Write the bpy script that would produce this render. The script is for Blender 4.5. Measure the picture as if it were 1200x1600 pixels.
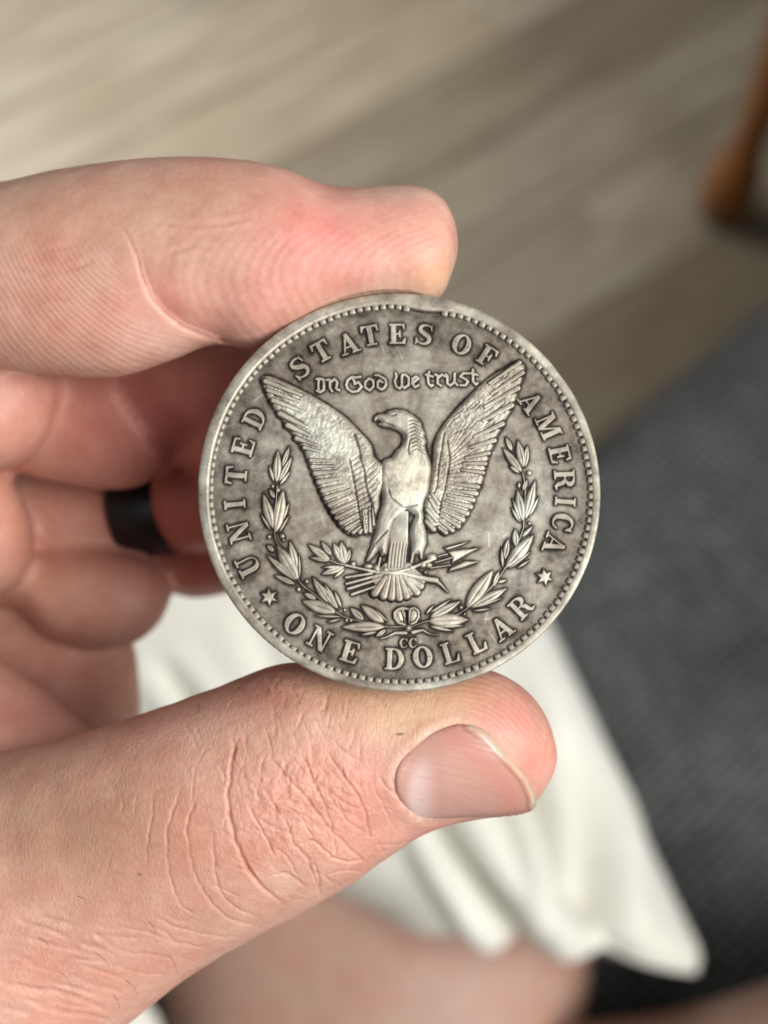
import bpy, bmesh, math, random
import numpy as np
from mathutils import Vector, Matrix
from mathutils.bvhtree import BVHTree

for o in list(bpy.data.objects):
    bpy.data.objects.remove(o)
random.seed(7)
rng = np.random.default_rng(7)
scene = bpy.context.scene
COL = scene.collection

# ------------------------------------------------------------------ camera, world, lamps, exposure
FPX = 2145.0                       # focal length in photo pixels (photo 1200 x 1600)
CAM_LOC = Vector((0.0, 0.0, 0.95))
cam = bpy.data.cameras.new('camera')
cam_o = bpy.data.objects.new('camera', cam)
COL.objects.link(cam_o)
cam_o.location = CAM_LOC
cam_o.rotation_euler = (math.radians(30), 0, 0)      # looking 60 degrees down at the lap and the floor
cam.sensor_fit = 'HORIZONTAL'
cam.sensor_width = 36.0
cam.lens = 36.0 * FPX / 1200.0
cam.clip_start = 0.01
cam.clip_end = 50
cam.dof.use_dof = True
cam.dof.focus_distance = 0.1295
cam.dof.aperture_fstop = cam.lens / 3.2             # 3.2 mm wide phone lens opening
scene.camera = cam_o
CM = Matrix.Translation(CAM_LOC) @ Matrix.Rotation(math.radians(30), 4, 'X')

world = bpy.data.worlds.new('World')
scene.world = world
world.use_nodes = True
bg = world.node_tree.nodes['Background']
bg.inputs[0].default_value = (0.97, 0.99, 1.0, 1)
bg.inputs[1].default_value = 0.17


def area(name, loc, target, sx, sy, power, color, spread=180):
    l = bpy.data.lights.new(name, 'AREA')
    l.shape = 'RECTANGLE'
    l.size, l.size_y = sx, sy
    l.energy = power
    l.color = color
    l.spread = math.radians(spread)
    o = bpy.data.objects.new(name, l)
    COL.objects.link(o)
    o.location = loc
    o.rotation_euler = (Vector(target) - Vector(loc)).to_track_quat('-Z', 'Y').to_euler()
    return o


# daylight from a window behind the seated viewer, to the right, and one further off over the floor
area('window_light', (0.72, -0.42, 1.62), (0.0, 0.07, 0.84), 0.9, 0.9, 6.9, (1.0, 0.985, 0.96), 90)
area('far_window_light', (-1.05, 1.35, 0.9), (-0.45, 1.0, 0.0), 0.7, 0.7, 6.0, (0.97, 0.98, 1.0), 80)

vs = scene.view_settings
vs.view_transform = 'Standard'
vs.look = 'None'
vs.gamma = 1
vs.exposure = 0.0
vs.use_curve_mapping = False
scene.render.engine = 'CYCLES'
scene.cycles.use_denoising = True
scene.cycles.max_bounces = 8
scene.cycles.caustics_reflective = False
scene.cycles.caustics_refractive = False

# ------------------------------------------------------------------ helpers
MM = 0.001


def P(u, v, d):
    """photo pixel and depth (mm) -> camera-frame point in mm"""
    return np.array([(u - 600.0) / FPX * d, -(v - 800.0) / FPX * d, -d])


CM_R = np.array(CM.to_3x3())
CM_T = np.array(CAM_LOC)


def to_world(v):
    """camera-frame mm (N,3) -> world metres"""
    return (np.asarray(v) * MM) @ CM_R.T + CM_T


def ray_plane_z(u, v, z):
    """world point where the sight line of a pixel meets the level z"""
    d = CM_R @ (P(u, v, 1.0))
    t = (z - CM_T[2]) / d[2]
    return CM_T + d * t


def lin(r, g, b):
    f = lambda c: (c / 255) / 12.92 if c / 255 <= 0.04045 else ((c / 255 + 0.055) / 1.055) ** 2.4
    return (f(r), f(g), f(b))


def mesh_obj(name, verts, faces, mat=None, parent=None, smooth=True):
    me = bpy.data.meshes.new(name)
    verts = np.asarray(verts, dtype=np.float64)
    if isinstance(faces, np.ndarray):
        n, k = faces.shape
        me.vertices.add(len(verts))
        me.vertices.foreach_set('co', verts.astype(np.float32).ravel())
        me.loops.add(n * k)
        me.loops.foreach_set('vertex_index', faces.astype(np.int32).ravel())
        me.polygons.add(n)
        me.polygons.foreach_set('loop_start', np.arange(0, n * k, k, dtype=np.int32))
        me.polygons.foreach_set('loop_total', np.full(n, k, dtype=np.int32))
        me.update(calc_edges=True)
        me.validate()
    else:
        me.from_pydata([tuple(v) for v in verts], [], [tuple(f) for f in faces])
    if smooth:
        me.polygons.foreach_set('use_smooth', np.ones(len(me.polygons), dtype=bool))
    me.update()
    o = bpy.data.objects.new(name, me)
    COL.objects.link(o)
    if mat:
        me.materials.append(mat)
    if parent:
        o.parent = parent
    return o


def empty(name, loc, label, cat):
    o = bpy.data.objects.new(name, None)
    COL.objects.link(o)
    o.empty_display_size = 0.02
    o.location = loc
    o['label'] = label
    o['category'] = cat
    return o


def add_float_attr(o, name, vals):
    a = o.data.attributes.new(name, 'FLOAT', 'POINT')
    a.data.foreach_set('value', np.asarray(vals, dtype=np.float32))


def add_color_attr(o, name, vals):
    a = o.data.attributes.new(name, 'FLOAT_COLOR', 'POINT')
    v = np.ones((len(vals), 4), dtype=np.float32)
    v[:, :3] = vals
    a.data.foreach_set('color', v.ravel())


class NT:
    """small node-tree writer"""
    def __init__(self, name):
        self.m = bpy.data.materials.new(name)
        self.m.use_nodes = True
        self.t = self.m.node_tree
        self.b = self.t.nodes['Principled BSDF']

    def n(self, typ, **kw):
        nd = self.t.nodes.new(typ)
        for k, v in kw.items():
            if k == 'ins':
                for kk, vv in v.items():
                    if hasattr(vv, 'is_output'):
                        self.t.links.new(vv, nd.inputs[kk])
                    else:
                        nd.inputs[kk].default_value = vv
            else:
                setattr(nd, k, v)
        return nd

    def link(self, a, b):
        self.t.links.new(a, b)

    def set(self, **kw):
        for k, v in kw.items():
            k = k.replace('_', ' ')
            if hasattr(v, 'is_output'):
                self.link(v, self.b.inputs[k])
            else:
                self.b.inputs[k].default_value = v

    def math(self, op, a, b=0.0, c=0.0):
        nd = self.n('ShaderNodeMath', operation=op, ins={0: a, 1: b})
        return nd.outputs[0]

    def noise(self, scale, detail=3, rough=0.55, vec=None, dist=0.0):
        nd = self.n('ShaderNodeTexNoise', ins={'Scale': scale, 'Detail': detail, 'Roughness': rough, 'Distortion': dist})
        if vec is not None:
            self.link(vec, nd.inputs['Vector'])
        return nd.outputs['Fac']

    def coord(self, scale=(1, 1, 1), rot=(0, 0, 0)):
        tc = self.n('ShaderNodeTexCoord')
        mp = self.n('ShaderNodeMapping', ins={'Vector': tc.outputs['Object'], 'Scale': scale, 'Rotation': rot})
        return mp.outputs[0]

    def ramp(self, fac, stops):
        nd = self.n('ShaderNodeValToRGB')
        el = nd.color_ramp.elements
        while len(el) < len(stops):
            el.new(0.5)
        for e, (p, c) in zip(el, stops):
            e.position = p
            e.color = (*c, 1) if len(c) == 3 else c
        self.link(fac, nd.inputs[0])
        return nd.outputs[0]

    def mix(self, fac, a, b, mode='MIX'):
        nd = self.n('ShaderNodeMix', data_type='RGBA', blend_type=mode)
        for i, v in ((0, fac), (6, a), (7, b)):
            if hasattr(v, 'is_output'):
                self.link(v, nd.inputs[i])
            else:
                nd.inputs[i].default_value = v if not isinstance(v, tuple) or len(v) == 4 else (*v, 1)
        return nd.outputs[2]

    def attr(self, name):
        return self.n('ShaderNodeAttribute', attribute_name=name)

    def bump(self, height, dist, strength=1.0, normal=None):
        nd = self.n('ShaderNodeBump', ins={'Strength': strength, 'Distance': dist, 'Height': height})
        if normal is not None:
            self.link(normal, nd.inputs['Normal'])
        return nd.outputs[0]


def catmull(st, per=8):
    st = np.asarray(st, dtype=float)
    p = np.vstack([2 * st[0] - st[1], st, 2 * st[-1] - st[-2]])
    out = []
    for i in range(1, len(p) - 2):
        for k in range(per):
            t = k / per
            a, b, c, d = p[i - 1], p[i], p[i + 1], p[i + 2]
            out.append(0.5 * ((2 * b) + (-a + c) * t + (2 * a - 5 * b + 4 * c - d) * t * t + (-a + 3 * b - 3 * c + d) * t ** 3))
    out.append(p[-2])
    return np.array(out)


def loft(stations, nu=40, per=6, ex=2.15):
    """tube whose rings span two outline pixels; station = ua,va,ub,vb,depth,half depth. camera-frame mm"""
    S = catmull(stations, per)
    th = np.linspace(0, 2 * np.pi, nu, endpoint=False)
    c, s = np.cos(th), np.sin(th)
    cs = np.sign(c) * np.abs(c) ** (2 / ex)
    sn = np.sign(s) * np.abs(s) ** (2 / ex)
    V = []
    for ua, va, ub, vb, d, hd in S:
        a, b = P(ua, va, d), P(ub, vb, d)
        m = (a + b) / 2
        h = (a - b) / 2
        e = m / np.linalg.norm(m) * max(hd, 0.05)
        V.append(m + np.outer(cs, h) + np.outer(sn, e))
    n = len(V)
    V = np.vstack(V)
    F = []
    for i in range(n - 1):
        for j in range(nu):
            k = (j + 1) % nu
            F.append((i * nu + j, i * nu + k, (i + 1) * nu + k, (i + 1) * nu + j))
    F.append(tuple(range(nu))[::-1])
    F.append(tuple((n - 1) * nu + j for j in range(nu)))
    return V, F


def join(parts):
    V, F, o = [], [], 0
    for v, f in parts:
        V.append(v)
        F += [tuple(i + o for i in q) for q in f]
        o += len(v)
    return np.vstack(V), F


def remeshed(V, F, voxel, smooth_it):
    """closed lofts -> one continuous skin (numbers stay in mm)"""
    me = bpy.data.meshes.new('tmp')
    me.from_pydata([tuple(v) for v in V], [], F)
    bm = bmesh.new()
    bm.from_mesh(me)
    bmesh.ops.recalc_face_normals(bm, faces=bm.faces)
    bm.to_mesh(me)
    bm.free()
    o = bpy.data.objects.new('tmp', me)
    COL.objects.link(o)
    m = o.modifiers.new('r', 'REMESH')
    m.mode = 'VOXEL'
    m.voxel_size = voxel
    if smooth_it:
        s = o.modifiers.new('s', 'SMOOTH')
        s.factor = 0.5
        s.iterations = smooth_it
    dg = bpy.context.evaluated_depsgraph_get()
    dg.update()
    out = bpy.data.meshes.new_from_object(o.evaluated_get(dg))
    bpy.data.objects.remove(o)
    return out


def seg_dist(px, py, pts, param=False):
    """distance of points to a polyline, and signed side of the closest piece"""
    best = np.full(px.shape, 1e9)
    side = np.zeros(px.shape)
    par = np.zeros(px.shape)
    nseg = len(pts) - 1
    for si, ((x0, y0), (x1, y1)) in enumerate(zip(pts[:-1], pts[1:])):
        dx, dy = x1 - x0, y1 - y0
        L = dx * dx + dy * dy + 1e-12
        t = np.clip(((px - x0) * dx + (py - y0) * dy) / L, 0, 1)
        ex, ey = px - x0 - t * dx, py - y0 - t * dy
        d = np.hypot(ex, ey)
        m = d < best
        best[m] = d[m]
        side[m] = np.sign(dx * ey - dy * ex)[m]
        par[m] = ((si + t) / nseg)[m]
    return (best, side, par) if param else (best, side)


def poly_sdf(px, py, pts):
    """signed distance to a polygon, positive inside"""
    pts = list(pts)
    d, _ = seg_dist(px, py, pts + [pts[0]])
    ins = np.zeros(px.shape, dtype=bool)
    n = len(pts)
    for i in range(n):
        x0, y0 = pts[i]
        x1, y1 = pts[(i + 1) % n]
        if y0 == y1:
            continue
        c = ((y0 > py) != (y1 > py)) & (px < (x1 - x0) * (py - y0) / (y1 - y0) + x0)
        ins ^= c
    return np.where(ins, d, -d)


def smooth01(x, a, b):
    t = np.clip((x - a) / (b - a), 0, 1)
    return t * t * (3 - 2 * t)


def vnoise(x, y, z=0.0, seed=0):
    """smooth lattice noise, about -1..1"""
    x, y, z = np.broadcast_arrays(np.asarray(x, float), np.asarray(y, float), np.asarray(z, float))
    tab = np.random.default_rng(seed).uniform(-1, 1, (32, 32, 32))
    out = 0
    for f, a in ((0.42, 0.8), (0.93, 0.45)):
        p = [c * f + 7.3 for c in (0.8 * x + 0.6 * y, 0.8 * y - 0.6 * x, z)]
        i = [np.floor(c).astype(int) for c in p]
        t = [c - k for c, k in zip(p, i)]
        t = [q * q * (3 - 2 * q) for q in t]
        v = 0
        for dx in (0, 1):
            for dy in (0, 1):
                for dz in (0, 1):
                    w = (t[0] if dx else 1 - t[0]) * (t[1] if dy else 1 - t[1]) * (t[2] if dz else 1 - t[2])
                    v = v + w * tab[(i[0] + dx) % 32, (i[1] + dy) % 32, (i[2] + dz) % 32]
        out = out + a * v
    return out

# ------------------------------------------------------------------ materials of the surroundings
def mat_floor():
    m = NT('plank_wood')
    info = m.n('ShaderNodeObjectInfo').outputs['Random']
    vec = m.coord((1.0, 9.0, 9.0))
    off = m.n('ShaderNodeVectorMath', operation='ADD')
    m.link(vec, off.inputs[0])
    sc = m.n('ShaderNodeVectorMath', operation='SCALE', ins={0: (37.0, 11.0, 5.0)})
    m.link(info, sc.inputs['Scale'])
    m.link(sc.outputs[0], off.inputs[1])
    g = m.noise(6.0, 5, 0.6, off.outputs[0], 0.6)
    base = m.ramp(g, [(0.25, lin(124, 108, 86)), (0.5, lin(158, 146, 124)), (0.75, lin(184, 174, 154))])
    tone = m.ramp(info, [(0.0, (0.66, 0.63, 0.58)), (0.35, (0.85, 0.84, 0.84)), (0.7, (1.0, 1.0, 1.02)), (1.0, (1.12, 1.06, 0.96))])
    m.set(Base_Color=m.mix(1.0, base, tone, 'MULTIPLY'), Roughness=0.5)
    m.set(Normal=m.bump(g, 0.0006, 0.6))
    return m.m


def mat_fabric():
    m = NT('sofa_weave')
    v = m.coord()
    w1 = m.n('ShaderNodeTexWave', wave_type='BANDS', bands_direction='X', ins={'Scale': 64.0, 'Distortion': 2.5, 'Detail': 2, 'Detail Scale': 4.0})
    w2 = m.n('ShaderNodeTexWave', wave_type='BANDS', bands_direction='Y', ins={'Scale': 64.0, 'Distortion': 2.5, 'Detail': 2, 'Detail Scale': 4.0})
    m.link(v, w1.inputs['Vector'])
    m.link(v, w2.inputs['Vector'])
    wv = m.math('MULTIPLY', w1.outputs['Fac'], w2.outputs['Fac'])
    big = m.noise(14, 4, 0.6, v)
    fine = m.noise(190, 3, 0.7, v)
    f = m.math('ADD', m.math('MULTIPLY', wv, 0.38), m.math('ADD', m.math('MULTIPLY', big, 0.55), m.math('MULTIPLY', fine, 0.5)))
    c = m.ramp(f, [(0.40, lin(38, 39, 39)), (0.62, lin(74, 76, 75)), (0.85, lin(126, 130, 128))])
    m.set(Base_Color=c, Roughness=0.95, Specular_IOR_Level=0.1, Sheen_Weight=0.15)
    m.set(Normal=m.bump(f, 0.002, 0.8))
    return m.m


def mat_simple(name, col, rough=0.5, noise_scale=40, var=0.15, bump=0.0):
    m = NT(name)
    v = m.coord()
    n = m.noise(noise_scale, 4, 0.6, v)
    lo = tuple(c * (1 - var) for c in col)
    hi = tuple(min(1, c * (1 + var)) for c in col)
    m.set(Base_Color=m.ramp(n, [(0.3, lo), (0.7, hi)]), Roughness=rough)
    if bump:
        m.set(Normal=m.bump(n, bump, 0.8))
    return m.m


M_FLOOR = mat_floor()
M_FAB = mat_fabric()
M_SUB = mat_simple('subfloor_dark', (0.03, 0.025, 0.02), 0.9)
M_GLIDE = mat_simple('dark_glide', (0.02, 0.015, 0.012), 0.7)


def mat_oak():
    m = NT('orange_stained_wood')
    n = m.noise(18, 5, 0.6, m.coord((6, 6, 1)), 0.5)
    m.set(Base_Color=m.ramp(n, [(0.3, lin(108, 64, 26)), (0.7, lin(148, 92, 42))]), Roughness=0.38)
    m.set(Normal=m.bump(n, 0.0005, 0.5))
    return m.m


M_OAK = mat_oak()


def mat_cotton():
    m = NT('cream_cotton')
    v = m.coord()
    n = m.noise(35, 4, 0.6, v)
    wv = m.noise(900, 2, 0.5, v)
    m.set(Base_Color=m.ramp(n, [(0.3, lin(222, 220, 208)), (0.7, lin(236, 235, 226))]), Roughness=0.9, Specular_IOR_Level=0.15,
          Sheen_Weight=0.1)
    m.set(Normal=m.bump(wv, 0.0006, 0.5))
    return m.m


M_COTTON = mat_cotton()

# ------------------------------------------------------------------ floor of planks
floor = mesh_obj('floor', [(-4, -3, -0.02), (4, -3, -0.02), (4, 5, -0.02), (-4, 5, -0.02)], [(0, 1, 2, 3)], M_SUB, smooth=False)
floor['kind'] = 'structure'
pa, pb = ray_plane_z(100, 230, 0), ray_plane_z(500, 25, 0)
pdir = math.atan2(pb[1] - pa[1], pb[0] - pa[0])
PW, PL = 0.105, 0.92


def rounded_box(sx, sy, sz, bev, seg=2):
    bm = bmesh.new()
    bmesh.ops.create_cube(bm, size=1.0)
    for v in bm.verts:
        v.co = Vector((v.co.x * sx, v.co.y * sy, v.co.z * sz))
    bmesh.ops.bevel(bm, geom=bm.edges[:] + bm.verts[:], offset=bev, segments=seg, profile=0.5, affect='EDGES')
    me = bpy.data.meshes.new('box')
    bm.to_mesh(me)
    bm.free()
    return me


plank_me = rounded_box(PL - 0.0016, PW - 0.0016, 0.018, 0.0016, 1)
plank_me.name = 'plank'
plank_me.materials.append(M_FLOOR)
ca, sa = math.cos(pdir), math.sin(pdir)
cx, cy = 0.1, 1.15
for j in range(-14, 15):
    off = (j * 0.37) % 1.0
    for i in range(-2, 3):
        lx, ly = (i + off - 0.5) * PL, j * PW
        x, y = cx + lx * ca - ly * sa, cy + lx * sa + ly * ca
        if y < -0.4:
            continue
        o = bpy.data.objects.new('plank', plank_me)
        COL.objects.link(o)
        o.parent = floor
        o.location = (x, y, -0.009 - random.uniform(0, 0.0008))
        o.rotation_euler = (0, 0, pdir)

# ------------------------------------------------------------------ sofa seat
SEAT_Z = 0.45
e1, e2 = ray_plane_z(1200, 385, SEAT_Z), ray_plane_z(945, 596, SEAT_Z)
sdir = np.array([e1[0] - e2[0], e1[1] - e2[1]])
sdir /= np.linalg.norm(sdir)
sang = math.atan2(sdir[1], sdir[0])
snor = np.array([sdir[1], -sdir[0]])              # towards the sitter
mid = e2[:2] + snor * 0.42 + sdir * 0.2
sofa = empty('sofa', (mid[0], mid[1], 0), 'dark grey woven fabric sofa seat under the bare legs and white shorts', 'sofa')
sofa.rotation_euler = (0, 0, sang)


def cushion(sx, sy, sz, r, nx=120, ny=60):
    """padded slab: rounded rectangle section with a soft crown and slack"""
    bm = bmesh.new()
    bmesh.ops.create_grid(bm, x_segments=nx, y_segments=ny, size=0.5)
    for v in bm.verts:
        x, y = v.co.x * sx, v.co.y * sy
        dx, dy = sx / 2 - abs(x), sy / 2 - abs(y)
        d = min(dx, dy)
        z = 0.0
        if d < r:
            z = -r + math.sqrt(max(0, r * r - (r - d) ** 2))
        z += 0.004 * math.sin(x * 9 + 1) * math.sin(y * 11) + 0.012 * min(1, d / 0.2)
        if d < 1e-6:
            z = -sz
        v.co = Vector((x, y, z))
    me = bpy.data.meshes.new('seat_cushion')
    bm.to_mesh(me)
    bm.free()
    me.polygons.foreach_set('use_smooth', np.ones(len(me.polygons), dtype=bool))
    me.materials.append(M_FAB)
    return me


o = bpy.data.objects.new('seat_cushion', cushion(2.0, 0.84, 0.16, 0.045))
COL.objects.link(o)
o.parent = sofa
o.location = (0, 0, SEAT_Z - 0.012)
bme = rounded_box(1.96, 0.80, 0.24, 0.01)
bme.materials.append(M_FAB)
o = bpy.data.objects.new('base', bme)
COL.objects.link(o)
o.parent = sofa
o.location = (0, 0, 0.17)
for sx in (-0.9, 0.9):
    for sy in (-0.33, 0.33):
        fme = rounded_box(0.05, 0.05, 0.05, 0.006)
        fme.materials.append(M_GLIDE)
        o = bpy.data.objects.new('foot', fme)
        COL.objects.link(o)
        o.parent = sofa
        o.location = (sx, sy, 0.025)

# ------------------------------------------------------------------ wooden table across the floor, its unseen top added for shade
foot = ray_plane_z(1124, 336, 0)
table = empty('wooden_table', (foot[0], foot[1], 0), 'orange brown wooden table with round footed turned leg on the planks and added unseen top', 'table')


def lathe(profile, nseg=40):
    V, F = [], []
    for r, z in profile:
        for k in range(nseg):
            a = 2 * math.pi * k / nseg
            V.append((r * math.cos(a), r * math.sin(a), z))
    n = len(profile)
    for i in range(n - 1):
        for k in range(nseg):
            q = (k + 1) % nseg
            F.append((i * nseg + k, i * nseg + q, (i + 1) * nseg + q, (i + 1) * nseg + k))
    F.append(tuple(range(nseg))[::-1])
    F.append(tuple((n - 1) * nseg + k for k in range(nseg)))
    return V, F


prof = catmull([(16, 5), (21, 9), (25.5, 26), (25.5, 45), (21.5, 64), (16.5, 84), (15, 100), (17, 135), (21, 190), (24, 260), (26, 480), (28, 712)], 5) * MM
lv, lf = lathe(prof)
gv, gf = lathe(np.array([(15, 0), (19, 1), (20, 4), (17, 7)]) * MM)
for dx, dy in ((0, 0), (0.95, 0), (0, 0.75), (0.95, 0.75)):
    leg = mesh_obj('leg', lv, lf, M_OAK, table)
    leg.location = (dx, dy, 0)
    leg.rotation_euler = (0, math.radians(4 if dx == 0 else -4), 0)
    g = mesh_obj('glide', gv, gf, M_GLIDE, leg)
sme = rounded_box(1.40, 1.05, 0.03, 0.012)
sme.materials.append(M_OAK)
o = bpy.data.objects.new('unseen_tabletop', sme)  # top out of view, sized with an overhang to shade the floor
COL.objects.link(o)
o.parent = table
o.location = (0.46, 0.39, 0.708)

# ------------------------------------------------------------------ skin and cloth of the seated person
def mat_skin():
    m = NT('skin')
    tint = m.attr('tint').outputs['Color']
    v = m.coord()
    blot = m.noise(260, 4, 0.6, v)
    fine = m.noise(1500, 3, 0.6, v)
    mul = m.ramp(blot, [(0.3, (0.93, 0.83, 0.81)), (0.7, (1.06, 1.10, 1.10))])
    mul2 = m.ramp(fine, [(0.3, (0.95, 0.93, 0.92)), (0.7, (1.04, 1.05, 1.05))])
    col = m.mix(1.0, m.mix(1.0, tint, mul, 'MULTIPLY'), mul2, 'MULTIPLY')
    wide = m.noise(95, 3, 0.55, v)
    col = m.mix(1.0, col, m.ramp(wide, [(0.32, (1.02, 0.92, 0.89)), (0.5, (1.0, 1.0, 1.0)), (0.7, (0.98, 1.02, 0.98))]), 'MULTIPLY')
    # fine skin lines: two voronoi meshes, squeezed along the finger
    vv = m.coord((1.0, 0.55, 1.0), (0, 0, math.radians(-24)))
    nw = m.n('ShaderNodeTexNoise', ins={'Scale': 500.0, 'Detail': 2.0})
    m.link(vv, nw.inputs['Vector'])
    mixv = m.n('ShaderNodeMix', data_type='VECTOR', ins={0: 0.0016})
    m.link(vv, mixv.inputs[4])
    m.link(nw.outputs['Color'], mixv.inputs[5])
    vo = m.n('ShaderNodeTexVoronoi', feature='DISTANCE_TO_EDGE', ins={'Scale': 1900.0})
    m.link(mixv.outputs[1], vo.inputs['Vector'])
    cell = m.math('MINIMUM', vo.outputs['Distance'], 0.22)
    rp = m.attr('ridge_phase').outputs['Fac']
    ra = m.attr('ridge_amp').outputs['Fac']
    wob = m.math('MULTIPLY', m.noise(700, 2, 0.5, v), 3.0)
    rid = m.math('MULTIPLY', m.math('SINE', m.math('ADD', rp, wob)), ra)
    wr = m.attr('wrinkle').outputs['Fac']
    h = m.math('ADD', m.math('MULTIPLY', m.math('MULTIPLY', cell, 0.85), wr), m.math('MULTIPLY', rid, 0.10))
    vk = m.n('ShaderNodeTexVoronoi', feature='DISTANCE_TO_EDGE', ins={'Scale': 520.0})
    nk = m.n('ShaderNodeTexNoise', ins={'Scale': 300.0, 'Detail': 3.0})
    m.link(v, nk.inputs['Vector'])
    mk = m.n('ShaderNodeMix', data_type='VECTOR', ins={0: 0.0022})
    m.link(m.coord((1.0, 0.7, 1.0), (0, 0, math.radians(-60))), mk.inputs[4])
    m.link(nk.outputs['Color'], mk.inputs[5])
    m.link(mk.outputs[1], vk.inputs['Vector'])
    kk = m.math('MULTIPLY', m.math('POWER', m.math('MINIMUM', vk.outputs['Distance'], 0.30), 0.6), m.attr('knuckle').outputs['Fac'])
    h = m.math('ADD', h, m.math('MULTIPLY', kk, 0.95))
    h = m.math('ADD', h, m.math('MULTIPLY', fine, 0.26))
    nrm = m.bump(h, 0.00016, 0.62)
    m.set(Base_Color=col, Normal=nrm, Subsurface_Weight=0.28, Subsurface_Scale=0.0022, Specular_IOR_Level=0.45)
    m.set(Roughness=m.math('ADD', 0.42, m.math('MULTIPLY', blot, 0.16)))
    m.b.inputs['Subsurface Radius'].default_value = (1.0, 0.32, 0.18)
    return m.m


M_SKIN = mat_skin()
hand_base = to_world([P(-260, 1200, 160)])[0]
person = empty('person', (0.0, 0.0, 0.45), 'seated person in cream white shorts whose bare hand pinches a coin', 'person')
PERSON_T = np.array([0.0, 0.0, 0.45])

SK = np.array(lin(216, 170, 152))


def px_of(V):
    """camera-frame mm -> photo pixel u, v"""
    d = -V[:, 2]
    return V[:, 0] / d * FPX + 600, -V[:, 1] / d * FPX + 800, d


# ---- the lap: thighs and shorts, 40 cm below the lens
def fold(V, N, lines, face_lim=0.0):
    u, v, d = px_of(V)
    view = V / np.linalg.norm(V, axis=1)[:, None]
    facing = smooth01(-(N * view).sum(1), 0.0, 0.35)
    disp = np.zeros(len(V))
    for pts, w, dep in lines:
        pts = [tuple(q) for q in catmull(pts, 5)]
        dist, side, par = seg_dist(u, v, pts, True)
        dep = dep * smooth01(par, 0.0, 0.55) * smooth01(1 - par, -0.1, 0.2)
        disp += -dep * np.exp(-(dist / w) ** 2) + 0.45 * dep * np.exp(-((dist - 2.0 * w) / (1.1 * w)) ** 2)
    hem = smooth01(np.arange(len(V)) / len(V), 0.72, 1.0)
    return V + N * (disp * facing * (1 - 0.45 * hem))[:, None]


def vnormals(V, F):
    me = bpy.data.meshes.new('t')
    me.from_pydata([tuple(x) for x in V], [], F)
    me.update()
    n = np.zeros(len(V) * 3, dtype=np.float32)
    me.vertices.foreach_get('normal', n)
    bpy.data.meshes.remove(me)
    return n.reshape(-1, 3).astype(float)


sh_st = [(-420, 640, 520, 700, 452, 62), (-300, 800, 700, 820, 446, 62), (-180, 930, 815, 930, 440, 62), (-20, 1050, 878, 1045, 434, 60),
         (140, 1160, 928, 1150, 428, 58), (300, 1265, 985, 1280, 424, 55), (440, 1345, 1040, 1395, 420, 52), (560, 1408, 1078, 1478, 418, 50),
         (600, 1432, 1072, 1516, 418, 46)]
V, F = loft(sh_st, nu=220, per=16, ex=2.3)
F = F[:-1]                                          # the hem stays open
N = vnormals(V, F)
u, v, d = px_of(V)
if ((N * (V / np.linalg.norm(V, axis=1)[:, None])).sum(1) * (d < 418)).sum() > 0:
    N = -N
FOLDS = [([(540, 1010), (610, 1130), (690, 1290), (735, 1360), (800, 1450), (835, 1480)], 19, 14.0),
         ([(720, 980), (790, 1150), (840, 1260), (865, 1350), (880, 1420)], 18, 12.0),
         ([(840, 1050), (890, 1200), (915, 1320), (925, 1420), (960, 1500)], 26, 12.0),
         ([(230, 1010), (275, 1070), (330, 1130), (420, 1250)], 15, 7.0),
         ([(360, 930), (400, 990), (440, 1080)], 20, 3.0),
         ([(700, 1010), (770, 1120), (800, 1200)], 22, 4.0)]
V = fold(V, N, FOLDS)
# the hem waves in and out
hemw = smooth01(np.arange(len(V)) / len(V), 0.80, 1.0)
V = V + N * (hemw * 1.8 * np.sin(u * 0.030 + 0.6))[:, None]
hem_sag = np.exp(-((u - 780) / 55) ** 2) * 9 - np.exp(-((u - 880) / 40) ** 2) * 4
V[:, 1] += hem_sag * hemw * -0.35
W = to_world(V) - PERSON_T
shorts = mesh_obj('shorts', W, F, M_COTTON, person)
sm = shorts.modifiers.new('cloth', 'SOLIDIFY')
sm.thickness = 0.0022
sm.offset = 0
shorts['label'] = 'cream white cotton shorts with loose folded hem'


def lap_skin(name, st, tint, seed):
    V, F = loft(st, nu=120, per=12, ex=2.1)
    N = vnormals(V, F)
    V = V + N * (1.2 * vnoise(V[:, 0] * 0.05, V[:, 1] * 0.05, V[:, 2] * 0.05, seed))[:, None]
    o = mesh_obj(name, to_world(V) - PERSON_T, F, M_SKIN, person)
    n = len(V)
    k = 1 + 0.07 * vnoise(V[:, 0] * 0.09, V[:, 1] * 0.09, V[:, 2] * 0.09, seed + 3)[:, None]
    add_color_attr(o, 'tint', np.array(lin(*tint))[None, :] * k)
    add_float_attr(o, 'ridge_phase', np.zeros(n))
    add_float_attr(o, 'ridge_amp', np.zeros(n))
    add_float_attr(o, 'wrinkle', np.full(n, 0.6))
    add_float_attr(o, 'knuckle', np.zeros(n))
    return o


lap_skin('leg', [(-100, 1000, 700, 1050, 462, 45), (60, 1150, 800, 1180, 458, 45), (170, 1300, 868, 1320, 454, 46), (222, 1420, 905, 1430, 450, 48),
                 (245, 1520, 917, 1510, 446, 50), (262, 1600, 905, 1600, 442, 50), (270, 1760, 880, 1760, 436, 50), (300, 1900, 860, 1900, 430, 48),
                 (420, 2000, 760, 2000, 430, 30)], (184, 150, 134), 5)
lap_skin('leg', [(760, 1690, 800, 1900, 430, 20), (860, 1612, 900, 1960, 425, 36), (950, 1596, 1000, 1990, 420, 42), (1060, 1578, 1100, 2000, 415, 45),
                 (1200, 1538, 1240, 1990, 410, 48), (1400, 1470, 1440, 1950, 405, 50), (1600, 1420, 1640, 1900, 405, 40)], (176, 142, 126), 9)
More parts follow.
